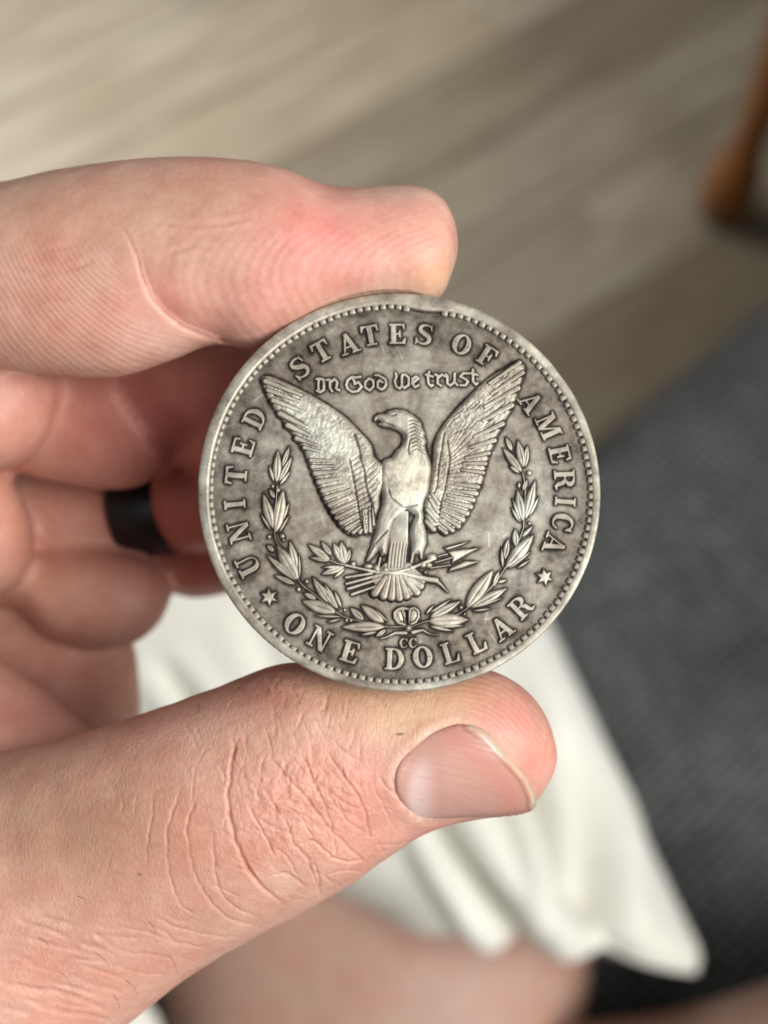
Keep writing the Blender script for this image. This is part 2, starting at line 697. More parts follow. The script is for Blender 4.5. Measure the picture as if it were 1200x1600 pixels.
# pale shirt hem showing past the wrist
V, F = loft([(-900, 1380, -900, 3200, 360, 30), (-500, 1420, -450, 3100, 375, 32), (-150, 1460, -100, 2900, 388, 30), (60, 1500, 120, 2700, 392, 24), (180, 1535, 260, 2500, 394, 16), (236, 1575, 340, 2350, 396, 8), (264, 1640, 350, 2200, 398, 2)], nu=60, per=8)
shirt = mesh_obj('shirt', to_world(V) - PERSON_T, F, M_COTTON, person)

# ------------------------------------------------------------------ coin frame (needed by the fingers that press on it)
COIN_R, COIN_T = 19.1, 2.4
CC = P(626, 763.5, 130.0)
CN = np.array([0.05, 0.14, 1.0])
CN /= np.linalg.norm(CN)
CX = np.array([1.0, 0, 0]) - CN * CN[0]
CX /= np.linalg.norm(CX)
CY = np.cross(CN, CX)


def coin_xy(u, v):
    """photo pixel -> coin-plane mm"""
    u, v = np.asarray(u, float), np.asarray(v, float)
    dx, dy = (u - 600) / FPX, -(v - 800) / FPX
    den = dx * CN[0] + dy * CN[1] - CN[2]
    t = (CC @ CN) / den
    p = np.stack([dx * t - CC[0], dy * t - CC[1], -t - CC[2]], -1)
    return p @ CX, p @ CY


# ------------------------------------------------------------------ the hand
INDEX = [(-420, 520, -260, 760, 160, 10), (-330, 400, -190, 660, 154, 10.5), (-200, 330, -120, 592, 148, 10.5), (-100, 302, -70, 574, 145, 10.2),
         (0, 283, 0, 577, 142.5, 9.8), (100, 262, 90, 588, 140.5, 9.6),
         (190, 250, 182, 589, 139, 9.4), (262, 245, 258, 568, 138, 9.0), (330, 245, 332, 540, 137.2, 8.4), (395, 251, 398, 546, 137.0, 8.5),
         (445, 264, 460, 526, 137, 8.4), (508, 287, 528, 497, 137, 8.0), (568, 291, 580, 486, 137, 7.7), (620, 289, 626, 480, 137, 7.4),
         (663, 292, 664, 476, 137, 7.0), (694, 312, 690, 462, 137, 6.0), (709, 343, 704, 432, 137, 4.4), (716, 372, 714, 402, 137, 1.8)]
THUMB = [(-420, 1330, -160, 1960, 150, 24), (-170, 1232, 90, 1700, 146, 18), (0, 1178, 226, 1578, 142.5, 14), (110, 1152, 318, 1511, 140.5, 12.6),
         (210, 1120, 412, 1458, 139.3, 11.8), (298, 1089, 492, 1415, 138.6, 11.2), (370, 1061, 552, 1381, 138.2, 10.6), (432, 1038, 606, 1340, 138, 10.0),
         (492, 1034, 654, 1308, 137.8, 9.4), (552, 1038, 702, 1289, 137.7, 9.0), (612, 1041, 745, 1282, 137.6, 8.7), (672, 1040, 783, 1276, 137.5, 8.3),
         (728, 1040, 812, 1268, 137.5, 7.8), (775, 1050, 836, 1254, 137.5, 7.0), (815, 1072, 855, 1230, 137.5, 5.8), (846, 1106, 867, 1205, 137.5, 4.0),
         (864, 1142, 872, 1182, 137.5, 1.8)]
MIDDLE = [(-260, 560, -240, 700, 166, 9), (-120, 500, -100, 715, 164, 9.5), (0, 490, 10, 735, 162, 9.5), (80, 490, 85, 752, 160.5, 9.3),
          (150, 490, 152, 765, 159, 9.0), (215, 495, 218, 760, 158, 8.6), (262, 500, 268, 728, 156.5, 8.0), (310, 505, 318, 742, 154.5, 8.0),
          (390, 520, 398, 765, 151, 8.2), (470, 540, 475, 765, 147, 7.8), (540, 565, 540, 745, 144, 6.8), (590, 610, 588, 710, 142, 4.5), (606, 645, 605, 680, 141.5, 1.5)]
LOBE_A = [(-260, 540, 60, 560, 153, 9), (-260, 585, 93, 592, 152.5, 9), (-260, 640, 90, 640, 152.5, 9), (-270, 690, 68, 688, 153, 9), (-280, 722, 38, 722, 154, 8),
          (-270, 742, -10, 740, 156, 6), (-200, 758, -90, 752, 158, 2)]
LOBE_MID = [(-260, 700, 10, 735, 163, 8), (-260, 790, 42, 790, 163, 9), (-260, 850, 54, 850, 163, 9), (-260, 900, 38, 900, 164, 8), (-240, 930, 0, 932, 166, 6),
            (-180, 950, -80, 948, 168, 2)]
RING_F = [(-200, 740, -200, 910, 176, 9), (0, 728, 0, 905, 175, 9), (90, 728, 98, 900, 174, 8.6), (160, 738, 182, 880, 173.5, 7.6), (230, 738, 246, 862, 173, 7.2),
          (262, 735, 280, 862, 171, 7.8), (320, 718, 330, 864, 167, 8.2), (400, 710, 405, 850, 160, 8), (480, 715, 482, 830, 152, 7), (530, 740, 528, 800, 148, 4), (545, 760, 544, 780, 147, 1.5)]
RING_K = [(232, 770, 236, 800, 166, 1.5), (240, 738, 254, 836, 166, 5.5), (262, 725, 282, 855, 165, 7.4), (310, 715, 326, 862, 163, 8.0), (380, 712, 390, 855, 160, 8.0)]
PINKY = [(-180, 860, -180, 960, 174, 8), (0, 850, 8, 948, 173, 8.4), (60, 845, 70, 994, 172, 8.6), (130, 845, 142, 1014, 171, 8.8), (195, 856, 208, 1006, 171, 8.4),
         (236, 876, 246, 978, 172, 7), (258, 902, 262, 948, 173, 4), (268, 918, 268, 932, 174, 1.5)]
PINKY_T = [(180, 880, 190, 940, 182, 4), (240, 848, 252, 926, 181, 6.5), (296, 838, 304, 934, 179, 7.4), (360, 830, 364, 926, 174, 7.2), (430, 830, 430, 905, 168, 6), (480, 850, 478, 885, 164, 2)]
PALM = [(-120, 930, 170, 960, 184, 9), (-120, 990, 208, 1004, 183, 11), (-120, 1050, 217, 1054, 182, 12), (-120, 1130, 221, 1130, 181, 13), (-120, 1240, 224, 1220, 180, 14),
        (-140, 1400, 190, 1330, 176, 15), (-200, 1560, 60, 1480, 170, 14)]
WEB = [(-280, 970, -70, 990, 164, 8), (-280, 1020, -6, 1026, 161, 9), (-280, 1062, 46, 1060, 158, 10), (-280, 1100, 92, 1096, 156, 10.5), (-280, 1150, 142, 1146, 154, 11),
       (-280, 1230, 190, 1215, 151, 11), (-260, 1330, 210, 1290, 148, 11)]
KNUCKLES = [(-520, 600, -300, 640, 166, 12), (-560, 720, -180, 740, 168, 17), (-570, 900, -150, 900, 170, 20), (-560, 1100, -130, 1090, 170, 22), (-560, 1350, -100, 1300, 166, 24),
            (-620, 1650, -120, 1600, 160, 24), (-760, 2000, -240, 1960, 160, 24)]
ARM = [(-480, 1400, -40, 1700, 156, 25), (-640, 1700, -140, 1980, 162, 26), (-800, 2050, -250, 2240, 172, 27), (-1000, 2500, -380, 2600, 188, 32), (-1250, 3000, -520, 3060, 205, 38)]
V, F = join([loft(s, 40, 6, 2.12) for s in (INDEX, THUMB, MIDDLE, LOBE_A, LOBE_MID, RING_F, RING_K, PINKY, PINKY_T, PALM, WEB, KNUCKLES, ARM)])
hm = remeshed(V, F, 0.62, 5)

# refine what shows sharply: thumb and index, camera side
bm = bmesh.new()
bm.from_mesh(hm)
bpy.data.meshes.remove(hm)


def near_faces(bm, dmax):
    out = []
    for f in bm.faces:
        c = f.calc_center_median()
        d = -c.z
        if d > dmax:
            continue
        u, v = c.x / d * FPX + 600, -c.y / d * FPX + 800
        if not (-30 < u < 900 and 225 < v < 1630):
            continue
        if 600 < v < 1000:
            continue
        if f.normal.dot(c) > 0.12 * c.length:
            continue
        out.append(f)
    return out


for k in range(2):
    fs = near_faces(bm, 147.5)
    es = list({e for f in fs for e in f.edges})
    bmesh.ops.subdivide_edges(bm, edges=es, cuts=1, use_grid_fill=True, smooth=0.0)
fs = []
for f in near_faces(bm, 142):
    c = f.calc_center_median()
    uu, vv_ = c.x / -c.z * FPX + 600, -c.y / -c.z * FPX + 800
    if 190 < uu < 640 and 1080 < vv_ < 1480:
        fs.append(f)
bmesh.ops.subdivide_edges(bm, edges=list({e for f in fs for e in f.edges}), cuts=1, use_grid_fill=True, smooth=0.0)
bmesh.ops.triangulate(bm, faces=[f for f in bm.faces if len(f.verts) > 4])
for it in range(3):
    bmesh.ops.smooth_vert(bm, verts=[v for v in bm.verts if -v.co.z < 149], factor=0.5, use_axis_x=True, use_axis_y=True, use_axis_z=True)
bm.normal_update()
hm = bpy.data.meshes.new('hand')
bm.to_mesh(hm)
bm.free()
nv = len(hm.vertices)
co = np.zeros(nv * 3, dtype=np.float32)
hm.vertices.foreach_get('co', co)
V = co.reshape(-1, 3).astype(float)
no = np.zeros(nv * 3, dtype=np.float32)
hm.vertices.foreach_get('normal', no)
N = no.reshape(-1, 3).astype(float)
u, v, d = px_of(V)
face = -(N * (V / np.linalg.norm(V, axis=1)[:, None])).sum(1)
facing = smooth01(face, 0.02, 0.3)
low = np.interp(u, [-100, 0, 90, 182, 258, 332, 398, 462, 528, 626, 720], [590, 584, 594, 596, 578, 552, 556, 546, 526, 500, 480])
is_index = (v < low) & (d < 147)
tline = np.interp(u, [-420, -170, 0, 110, 210, 298, 370, 432, 500, 900], [1330, 1232, 1178, 1152, 1120, 1089, 1061, 1036, 1020, 1020])
is_thumb = (v > tline - 5) & (d < 152)


def crease(pts, w, dep, mask, lip=0.35, step=0.0):
    """groove with rounded lips, fading out at both ends"""
    p = np.array(pts)
    m = 7 * w
    ids = np.nonzero((mask > 0) & (facing > 0) & (u > p[:, 0].min() - m) & (u < p[:, 0].max() + m) & (v > p[:, 1].min() - m) & (v < p[:, 1].max() + m))[0]
    out = np.zeros(nv)
    dist, side, par = seg_dist(u[ids], v[ids], pts, True)
    taper = smooth01(np.minimum(par, 1 - par), -0.06, 0.16)
    dp = dep * taper
    g = -dp * np.exp(-(dist / w) ** 2) + lip * dp * np.exp(-((dist - 2.1 * w) / (1.2 * w)) ** 2)
    if step:
        g += step * taper * side * np.exp(-(dist / (6 * w)) ** 2) * (1 - np.exp(-(dist / w) ** 2))
    out[ids] = g * mask[ids] * facing[ids]
    return out


def Z(pts, ox, oy, s):
    return [(ox + x / s, oy + y / s) for x, y in pts]


disp = np.zeros(nv)
ti, tt = is_index.astype(float), is_thumb.astype(float)
# index: the flexion crease and its small neighbours
ICR = Z([(570, 370), (610, 440), (640, 510), (660, 600), (700, 700), (770, 780), (860, 850), (960, 890), (1010, 910)], 0, 230, 3)
di, si_, pi_ = seg_dist(u, v, ICR, True)
tp = smooth01(pi_, 0.02, 0.5)
soft_side = np.clip(si_ * di / 8.0, -1, 1)                  # the phalanx laps over the pad beyond the joint line
disp += ti * facing * tp * np.where(soft_side > 0, 0.06 * np.exp(-(di / 34) ** 2) * soft_side, 0.27 * np.exp(-di / 60) * soft_side)
disp += crease(ICR, 3.0, 0.12, ti, 0.0)
for pts, w, dep in [([(230, 345), (262, 350), (300, 352), (350, 350), (390, 340)], 4, 0.10), ([(255, 400), (300, 385), (330, 390)], 4, 0.08),
                    ([(0, 420), (60, 428), (120, 418), (150, 405)], 4, 0.10), ([(20, 488), (70, 470), (110, 470)], 4, 0.08), ([(60, 392), (110, 385), (150, 392)], 3, 0.07)]:
    disp += crease(pts, w, dep, ti)
# thumb: knuckle creases
c2 = lambda pts: Z(pts, 300, 1020, 2)
c3 = lambda pts: Z(pts, 0, 1050, 2.91)
KN = [np.clip(0.75 + 0.5 * vnoise(u * 0.05, v * 0.05, 0, q), 0.25, 1.3) for q in (1, 2, 3)]
TH = [(c2([(128, 250), (130, 300), (120, 380), (112, 470), (128, 560), (160, 650), (210, 720), (290, 790)]), 6.5, 0.62),
      (c2([(235, 440), (262, 490), (300, 545), (320, 600), (365, 650), (392, 745)]), 5, 0.42),
      (c2([(250, 330), (300, 395), (370, 470), (420, 540), (480, 600), (545, 655)]), 5, 0.36),
      (c2([(420, 310), (470, 380), (520, 450), (545, 520), (552, 590)]), 4.5, 0.32),
      (c2([(350, 320), (380, 400), (410, 470), (440, 560), (450, 640)]), 4.5, 0.28),
      (c2([(320, 602), (380, 592), (440, 640), (490, 652), (540, 645)]), 4.5, 0.36),
      (c2([(200, 690), (260, 652), (320, 608)]), 4, 0.28), (c2([(380, 655), (395, 700), (400, 760)]), 4, 0.24),
      (c2([(440, 430), (480, 520), (535, 560)]), 4, 0.26), (c2([(215, 520), (250, 545), (300, 560)]), 4, 0.24),
      (c2([(170, 470), (220, 560), (262, 640)]), 4, 0.22), (c2([(560, 400), (590, 460), (620, 520), (640, 560)]), 4, 0.20),
      (c2([(240, 700), (300, 690), (360, 735)]), 4, 0.20), (c2([(430, 690), (480, 680), (540, 690)]), 4, 0.18),
      (c2([(235, 240), (250, 330)]), 4, 0.18), (c2([(300, 230), (345, 320)]), 4, 0.12),
      (c2([(300, 480), (345, 520), (380, 590)]), 4, 0.24), (c2([(520, 540), (470, 580), (440, 640)]), 4, 0.22),
      (c2([(250, 600), (300, 640), (330, 700)]), 4, 0.22), (c2([(560, 600), (620, 600), (690, 585)]), 3.5, 0.14), (c2([(570, 625), (640, 612), (720, 595)]), 3.5, 0.12),
      (c3([(965, 330), (900, 400), (872, 560), (885, 690)]), 4.5, 0.18),
      (c3([(900, 560), (855, 680), (855, 770), (880, 900), (930, 1000), (1030, 1110), (1200, 1170)]), 5, 0.32),
      (c3([(830, 510), (770, 680), (756, 800), (780, 950), (830, 1060), (900, 1110)]), 5, 0.28),
      (c3([(700, 530), (690, 680), (665, 800), (672, 900)]), 4.5, 0.18),
      (c3([(970, 720), (978, 900), (1030, 1040), (1180, 1120)]), 5, 0.34),
      (c3([(560, 570), (555, 640), (600, 690)]), 4, 0.10), (c3([(620, 560), (610, 660)]), 4, 0.10),
      (c3([(540, 1160), (700, 1190), (830, 1240), (960, 1245)]), 5, 0.22), (c3([(560, 1270), (700, 1290), (880, 1310)]), 5, 0.20),
      (c3([(700, 1110), (800, 1160), (960, 1200), (1090, 1200)]), 5, 0.24), (c3([(500, 1330), (640, 1370), (760, 1380)]), 5, 0.18),
      (c3([(0, 1055), (140, 1075), (300, 1135), (400, 1180)]), 6, 0.16), (c3([(0, 1195), (180, 1218), (330, 1265), (460, 1300)]), 6, 0.18),
      (c3([(0, 1320), (150, 1340), (330, 1380), (470, 1440)]), 6, 0.16), (c3([(80, 1440), (260, 1500), (440, 1530)]), 6, 0.15),
      (c3([(240, 760), (330, 780), (420, 830)]), 6, 0.08), (c3([(120, 850), (250, 860), (380, 900)]), 6, 0.08)]
for pts, w, dep in TH:
    wob = [(x + random.uniform(-1.6, 1.6), y + random.uniform(-1.6, 1.6)) for x, y in catmull(pts, 4)]
    disp += crease(wob, w * 0.52, dep * (0.42 if pts[0][0] > 355 else 0.30), tt, 0.03) * KN[int(pts[0][0]) % 3]
# random short cross lines over the knuckle and the base of the thumb
for k in range(150):
    x = random.uniform(90, 640) if k < 14 else random.gauss(480, 85)
    cy0 = np.interp(x, [0, 90, 300, 430, 640], [1400, 1345, 1250, 1190, 1190])
    y = cy0 + random.gauss(0, 95)
    a = math.radians(random.gauss(75, 26)) if y < cy0 + 60 else math.radians(random.gauss(20, 18))
    L = random.uniform(14, 55)
    p = [(x - math.cos(a) * L / 2, y - math.sin(a) * L / 2), (x + random.uniform(-5, 5), y + random.uniform(-4, 4)), (x + math.cos(a) * L / 2, y + math.sin(a) * L / 2)]
    disp += crease(p, random.uniform(2.0, 3.0), random.uniform(0.02, 0.065), tt, 0.05)
for k in range(34):
    x, y = random.uniform(20, 190), random.uniform(1430, 1590)
    a = math.radians(random.gauss(17, 8))
    L = random.uniform(30, 90)
    p = [(x - math.cos(a) * L / 2, y - math.sin(a) * L / 2), (x, y + random.uniform(-4, 4)), (x + math.cos(a) * L / 2, y + math.sin(a) * L / 2)]
    disp += crease(p, random.uniform(3, 4.5), random.uniform(0.04, 0.09), tt, 0.2)
# middle finger crease behind
tm = ((d > 146) & (d < 160) & (v > 560) & (v < 740)).astype(float)
disp += crease([(180, 585), (212, 645), (243, 690), (274, 722)], 9, 0.6, tm, 0.1, 0.5)
knz = np.exp(-((u - 470) / 120) ** 2 - ((v - 1262) / 95) ** 2) * tt * facing
disp += knz * (0.13 * vnoise(V[:, 0] * 2.4, V[:, 1] * 2.4, V[:, 2] * 2.4, 15) + 0.05 * vnoise(V[:, 0] * 5.5, V[:, 1] * 5.5, V[:, 2] * 5.5, 16))
# slow unevenness of the flesh
disp += 0.10 * vnoise(V[:, 0] * 0.55, V[:, 1] * 0.55, V[:, 2] * 0.55, 3)

# nail bed: skin dips under the plate, a fold of skin rises round it
NAIL = c2([(830, 222), (785, 232), (740, 250), (690, 290), (652, 330), (634, 380), (640, 440), (668, 488), (715, 522), (780, 520), (860, 512), (950, 510), (1040, 498),
           (1070, 478), (1072, 455), (1060, 425), (1040, 385), (1000, 340), (960, 296), (920, 252), (880, 230)])
NAIL = [tuple(p) for p in catmull(NAIL + NAIL[:1], 4)[:-1]]
sn = poly_sdf(u, v, NAIL)
cut = smooth01(u + 0.35 * (v - 1200), 860, 800)            # fold only round the root, not at the free edge
disp += tt * facing * (-0.30 * smooth01(sn, 0, 9) + 0.10 * cut * np.exp(-((sn + 9) / 8.0) ** 2))
V = V + N * disp[:, None]

# flesh gives way where the coin presses
for it in range(2):
    q = V - CC
    x, y, z = q @ CX, q @ CY, q @ CN
    r = np.hypot(x, y)
    soft = 0.0
    lim = COIN_R + 0.03 + soft
    inside = (r < lim) & (z > -COIN_T - 0.3) & (z < 14)
    rimward = inside & ((r > COIN_R - 3.4) | (z > -1.0))
    sc = np.where(rimward, lim / np.maximum(r, 1e-6), 1.0)
    V = V + ((sc - 1) * x)[:, None] * CX + ((sc - 1) * y)[:, None] * CY
    back = inside & ~rimward
    V = V - CN * (np.where(back, (z + COIN_T + 0.05), 0.0))[:, None]

# skin colours: flushed and blanched places, plus shade painted into creases and hidden fingers
tint = np.tile(SK, (nv, 1))


def blush_shade(cu, cv, ru, rv, col, s, mask=1.0, ang=0.0):
    a = math.radians(ang)
    x, y = u - cu, v - cv
    xr, yr = x * math.cos(a) + y * math.sin(a), -x * math.sin(a) + y * math.cos(a)
    w = (s * np.exp(-(xr / ru) ** 2 - (yr / rv) ** 2) * mask)[:, None]
    global tint
    tint = tint * (1 - w) + np.array(lin(*col)) * w


blush_shade(120, 330, 260, 80, (214, 172, 148), 0.6, ti)
blush_shade(90, 480, 200, 90, (226, 172, 152), 0.7, ti)
blush_shade(230, 520, 70, 60, (236, 190, 176), 0.7, ti, 40)
blush_shade(500, 370, 110, 80, (234, 152, 144), 0.75, ti)
blush_shade(420, 480, 90, 50, (222, 152, 140), 0.6, ti)
blush_shade(640, 350, 70, 40, (226, 170, 154), 0.5, ti)
blush_shade(630, 300, 60, 9, (226, 200, 180), 0.6, ti)
blush_shade(680, 440, 55, 36, (230, 192, 158), 0.75, ti)
blush_shade(585, 472, 95, 20, (226, 188, 158), 0.7, ti, -8)
blush_shade(262, 470, 26, 60, (196, 124, 108), 0.5, ti * (si_ < 0), -28)  # shadow on the pad side of the crease, painted as a darker tint
blush_shade(480, 515, 70, 14, (216, 170, 142), 0.7, ti, -22)
blush_shade(330, 300, 120, 40, (196, 148, 124), 0.5, ti)
blush_shade(150, 1300, 240, 130, (178, 138, 114), 0.85, tt)
blush_shade(420, 1250, 150, 110, (214, 164, 146), 0.8, tt)
blush_shade(580, 1240, 40, 70, (214, 150, 136), 0.6, tt)
blush_shade(640, 1112, 100, 40, (224, 190, 154), 0.8, tt, -8)
blush_shade(720, 1085, 80, 26, (226, 186, 150), 0.7, tt)
blush_shade(540, 1082, 60, 26, (206, 164, 124), 0.6, tt)
blush_shade(800, 1110, 50, 50, (214, 146, 132), 0.8, tt)
blush_shade(838, 1190, 28, 50, (220, 152, 138), 0.8, tt)
blush_shade(420, 1090, 70, 34, (190, 122, 102), 0.6, tt)
blush_shade(700, 1296, 70, 10, (222, 150, 150), 0.7, tt, -12)
blush_shade(180, 1480, 160, 60, (204, 152, 132), 0.6, tt, -30)
blush_shade(625, 1147, 6, 2.2, (70, 40, 26), 0.85, tt, -8)
blush_shade(218, 1366, 3, 3, (110, 62, 50), 0.7, tt)
cut_d, _ = seg_dist(u, v, NAIL[6:36])
w_ = (0.55 * np.exp(-(cut_d / 3.2) ** 2) * tt * np.clip(0.5 + vnoise(u * 0.35, v * 0.35, 0, 77), 0, 1))[:, None]
tint = tint * (1 - w_) + np.array(lin(240, 216, 200)) * w_            # dry pale cuticle
far = 1.0 - np.maximum(ti, tt)  # tints below mix flushed skin with painted shade behind the coin
blush_shade(250, 650, 200, 160, (202, 122, 110), 0.8, far)
blush_shade(300, 830, 120, 120, (190, 104, 94), 0.8, far)
blush_shade(40, 650, 60, 90, (212, 146, 128), 0.6, far)
blush_shade(60, 860, 120, 90, (206, 150, 130), 0.7, far)
blush_shade(160, 1080, 90, 80, (214, 158, 136), 0.7, far)
blush_shade(40, 1110, 100, 60, (176, 120, 112), 0.7, far)  # shaded thumb web painted darker and purplish
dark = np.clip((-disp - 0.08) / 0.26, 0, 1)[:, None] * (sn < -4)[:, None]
tint = tint * (1 - 0.42 * dark * np.array([0.62, 1.0, 1.0]))           # flushed joint lines, with crease shade painted into the colour
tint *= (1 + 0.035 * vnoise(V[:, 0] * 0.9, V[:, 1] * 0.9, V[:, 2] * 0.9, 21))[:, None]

# finger-print ridges: running count of ridges across the skin
ph = np.zeros(nv)
am = np.zeros(nv)
rm = np.hypot((u - 330) * 1.0, (v - 250) * 0.95) + 6 * vnoise(u * 0.025, v * 0.025, 0, 50)
cr, sd_ = seg_dist(u, v, Z([(575, 300), (575, 390), (615, 440), (640, 510), (660, 600), (700, 700), (770, 780), (860, 850), (960, 890), (1010, 910)], 0, 230, 3))
left = (sd_ > 0)
ph = np.where(is_index & left, rm / 8.6 * 6.283, ph)
am = np.where(is_index & left, smooth01(v, 340, 430) * smooth01(cr, 4, 60), am)
rd = np.hypot((u - 800) * 0.42, (v - 440) * 1.0) + 3 * vnoise(u * 0.03, v * 0.03, 0, 51)
ph = np.where(is_index & ~left, rd / 8.2 * 6.283, ph)
am = np.where(is_index & ~left, smooth01(v, 320, 390) * smooth01(cr, 6, 60), am)
rt = poly_sdf(u, v, NAIL)
tipm = is_thumb & (u + (1200 - v) * 0.9 > 760)
ph = np.where(tipm, -rt / 8.2 * 6.283, ph)
am = np.where(tipm, smooth01(u + (1200 - v) * 0.9, 760, 850) * smooth01(-rt, 8, 30), am)
am *= smooth01(face, 0.05, 0.35)
knk = np.clip(np.exp(-((u - 470) / 120) ** 2 - ((v - 1262) / 95) ** 2) + 0.55 * np.exp(-((u - 190) / 170) ** 2 - ((v - 1490) / 70) ** 2), 0, 1) * tt * smooth01(-sn, 6, 40)
wrk = np.where(is_thumb, 1.0, 0.35) * (1 - 0.8 * am)

hm.vertices.foreach_set('co', (to_world(V) - PERSON_T).astype(np.float32).ravel())
hm.polygons.foreach_set('use_smooth', np.ones(len(hm.polygons), dtype=bool))
hm.update()
hm.materials.append(M_SKIN)
hand = bpy.data.objects.new('hand', hm)
COL.objects.link(hand)
hand.parent = person
hand['label'] = 'bare hand pinching the coin between thumb and index finger'
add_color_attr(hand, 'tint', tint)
add_float_attr(hand, 'ridge_phase', ph)
add_float_attr(hand, 'ridge_amp', am)
add_float_attr(hand, 'wrinkle', wrk)
add_float_attr(hand, 'knuckle', knk)
HV, HU, HW, HD, HF = V, u, v, d, face


# ------------------------------------------------------------------ finger nails
def mat_nail():
    m = NT('nail_plate')
    t = m.attr('tint').outputs['Color']
    v = m.coord((1, 1, 1), (0, 0, math.radians(8)))
    st = m.n('ShaderNodeMapping', ins={'Vector': v, 'Scale': (1.0, 14.0, 1.0)})
    n = m.noise(260, 3, 0.5, st.outputs[0])
    m.set(Base_Color=m.mix(1.0, t, m.ramp(n, [(0.3, (0.97, 0.95, 0.95)), (0.7, (1.02, 1.03, 1.03))]), 'MULTIPLY'), Roughness=0.24, Specular_IOR_Level=0.5,
          Subsurface_Weight=0.25, Subsurface_Scale=0.0012, Coat_Weight=0.25, Coat_Roughness=0.25)
    m.set(Normal=m.bump(n, 0.00005, 0.6))
    return m.m


M_NAIL = mat_nail()
# smooth quadratic through the thumb surface under the plate
sel = (sn > -6) & is_thumb & (HF > 0.15)
A = lambda uu, vv: np.stack([np.ones_like(uu), uu, vv, uu * uu, uu * vv, vv * vv, uu ** 3, vv ** 3], -1)
un, vn_ = (u - 740) / 100, (v - 1200) / 80
d_hit = -V[:, 2]
coef, *_ = np.linalg.lstsq(A(un[sel], vn_[sel]), d_hit[sel], rcond=None)
gu, gv = np.meshgrid(np.arange(608, 846, 1.6), np.arange(1122, 1292, 1.6))
S = poly_sdf(gu, gv, NAIL)
D = (A((gu - 740) / 100, (gv - 1200) / 80) @ coef)
freeside = smooth01(gu + 0.35 * (gv - 1200), 770, 840)
lift = 0.45 + 0.25 * freeside
prof_n = np.where(S > 0, 1 - np.exp(-S / 3.0), S * 0.42)
D = D + 0.10 - lift * prof_n * 1.0 - 0.45 * np.clip(1 - ((gv - 1205) / 84) ** 2, 0, 1) * smooth01(gu, 615, 700)
keep = S > -3.0
idx = -np.ones(S.shape, dtype=int)
fq = keep[:-1, :-1] & keep[1:, :-1] & keep[:-1, 1:] & keep[1:, 1:]
idx[:] = np.arange(S.size).reshape(S.shape)
faces = np.stack([idx[:-1, :-1][fq], idx[1:, :-1][fq], idx[1:, 1:][fq], idx[:-1, 1:][fq]], -1)
pts = np.stack([(gu - 600) / FPX * D, -(gv - 800) / FPX * D, -D], -1).reshape(-1, 3)
used, inv = np.unique(faces, return_inverse=True)
faces = inv.reshape(faces.shape)
nail = mesh_obj('thumbnail', to_world(pts[used]) - PERSON_T, faces, M_NAIL)
nail.parent = hand
su, sv, ss = gu.ravel()[used], gv.ravel()[used], S.ravel()[used]
nt = np.tile(np.array(lin(206, 160, 146)), (len(used), 1))
w = (0.85 * smooth01(-((su - 668) / 26) ** 2 - ((sv - 1245) / 48) ** 2, -2.2, -0.6) * smooth01(su, 690, 650))[:, None]
nt = nt * (1 - w) + np.array(lin(228, 200, 194)) * w                                         # pale half moon
edge_d, _ = seg_dist(su, sv, c2([(870, 225), (920, 252), (960, 296), (1000, 340), (1040, 385), (1060, 425), (1072, 455), (1070, 478)]))
w = (smooth01(edge_d + 2.5 * vnoise(su * 0.25, sv * 0.25, 0, 60), 6.5, 3))[:, None]
nt = nt * (1 - w) + np.array(lin(212, 194, 168)) * w                                         # grown-out free edge
w = (0.8 * np.exp(-((edge_d - 11) / 3.0) ** 2))[:, None]
nt = nt * (1 - w) + np.array(lin(168, 122, 96)) * w
w = (0.5 * np.exp(-((edge_d - 34) / 22.0) ** 2))[:, None]
nt = nt * (1 - w) + np.array(lin(212, 138, 124)) * w
add_color_attr(nail, 'tint', nt)

# a few short hairs on the back of the thumb's base
HVt, HFt = [], []
bvh = BVHTree.FromPolygons([tuple(p) for p in V[:, :]], [tuple(p.vertices) for p in hm.polygons])
for (x, y, a, L) in [(262, 1492, 38, 34), (196, 1532, 25, 30), (176, 1554, 40, 26), (150, 1490, 20, 28), (95, 1520, 30, 34), (60, 1465, 18, 26), (232, 1440, 35, 22), (120, 1400, 10, 20), (310, 1100, 70, 18), (420, 1075, 80, 16)]:
    pts3 = []
    for q in range(7):
        t = q / 6
        xx, yy = x + L * t * math.cos(math.radians(a + 25 * t)), y + L * t * math.sin(math.radians(a + 25 * t))
        dr = Vector(P(xx, yy, 1.0)).normalized()
        hit = bvh.ray_cast(Vector((0, 0, 0)), dr)
        if hit[0] is None:
            break
        pts3.append(np.array(hit[0]) - np.array(dr) * (0.02 + 0.35 * t * (1 - 0.6 * t)))
    if len(pts3) < 4:
        continue
    b0 = len(HVt)
    for q, c in enumerate(pts3):
        r = 0.024 * (1 - 0.8 * q / (len(pts3) - 1))
        for w_ in range(4):
            HVt.append(c + np.array([math.cos(w_ * 1.571), math.sin(w_ * 1.571), 0]) * r)
    for q in range(len(pts3) - 1):
        for w_ in range(4):
            HFt.append((b0 + q * 4 + w_, b0 + q * 4 + (w_ + 1) % 4, b0 + (q + 1) * 4 + (w_ + 1) % 4, b0 + (q + 1) * 4 + w_))
hair = mesh_obj('hair', to_world(np.array(HVt)) - PERSON_T, HFt, mat_simple('brown_hair', (0.05, 0.025, 0.015), 0.5, 300, 0.2), hand)

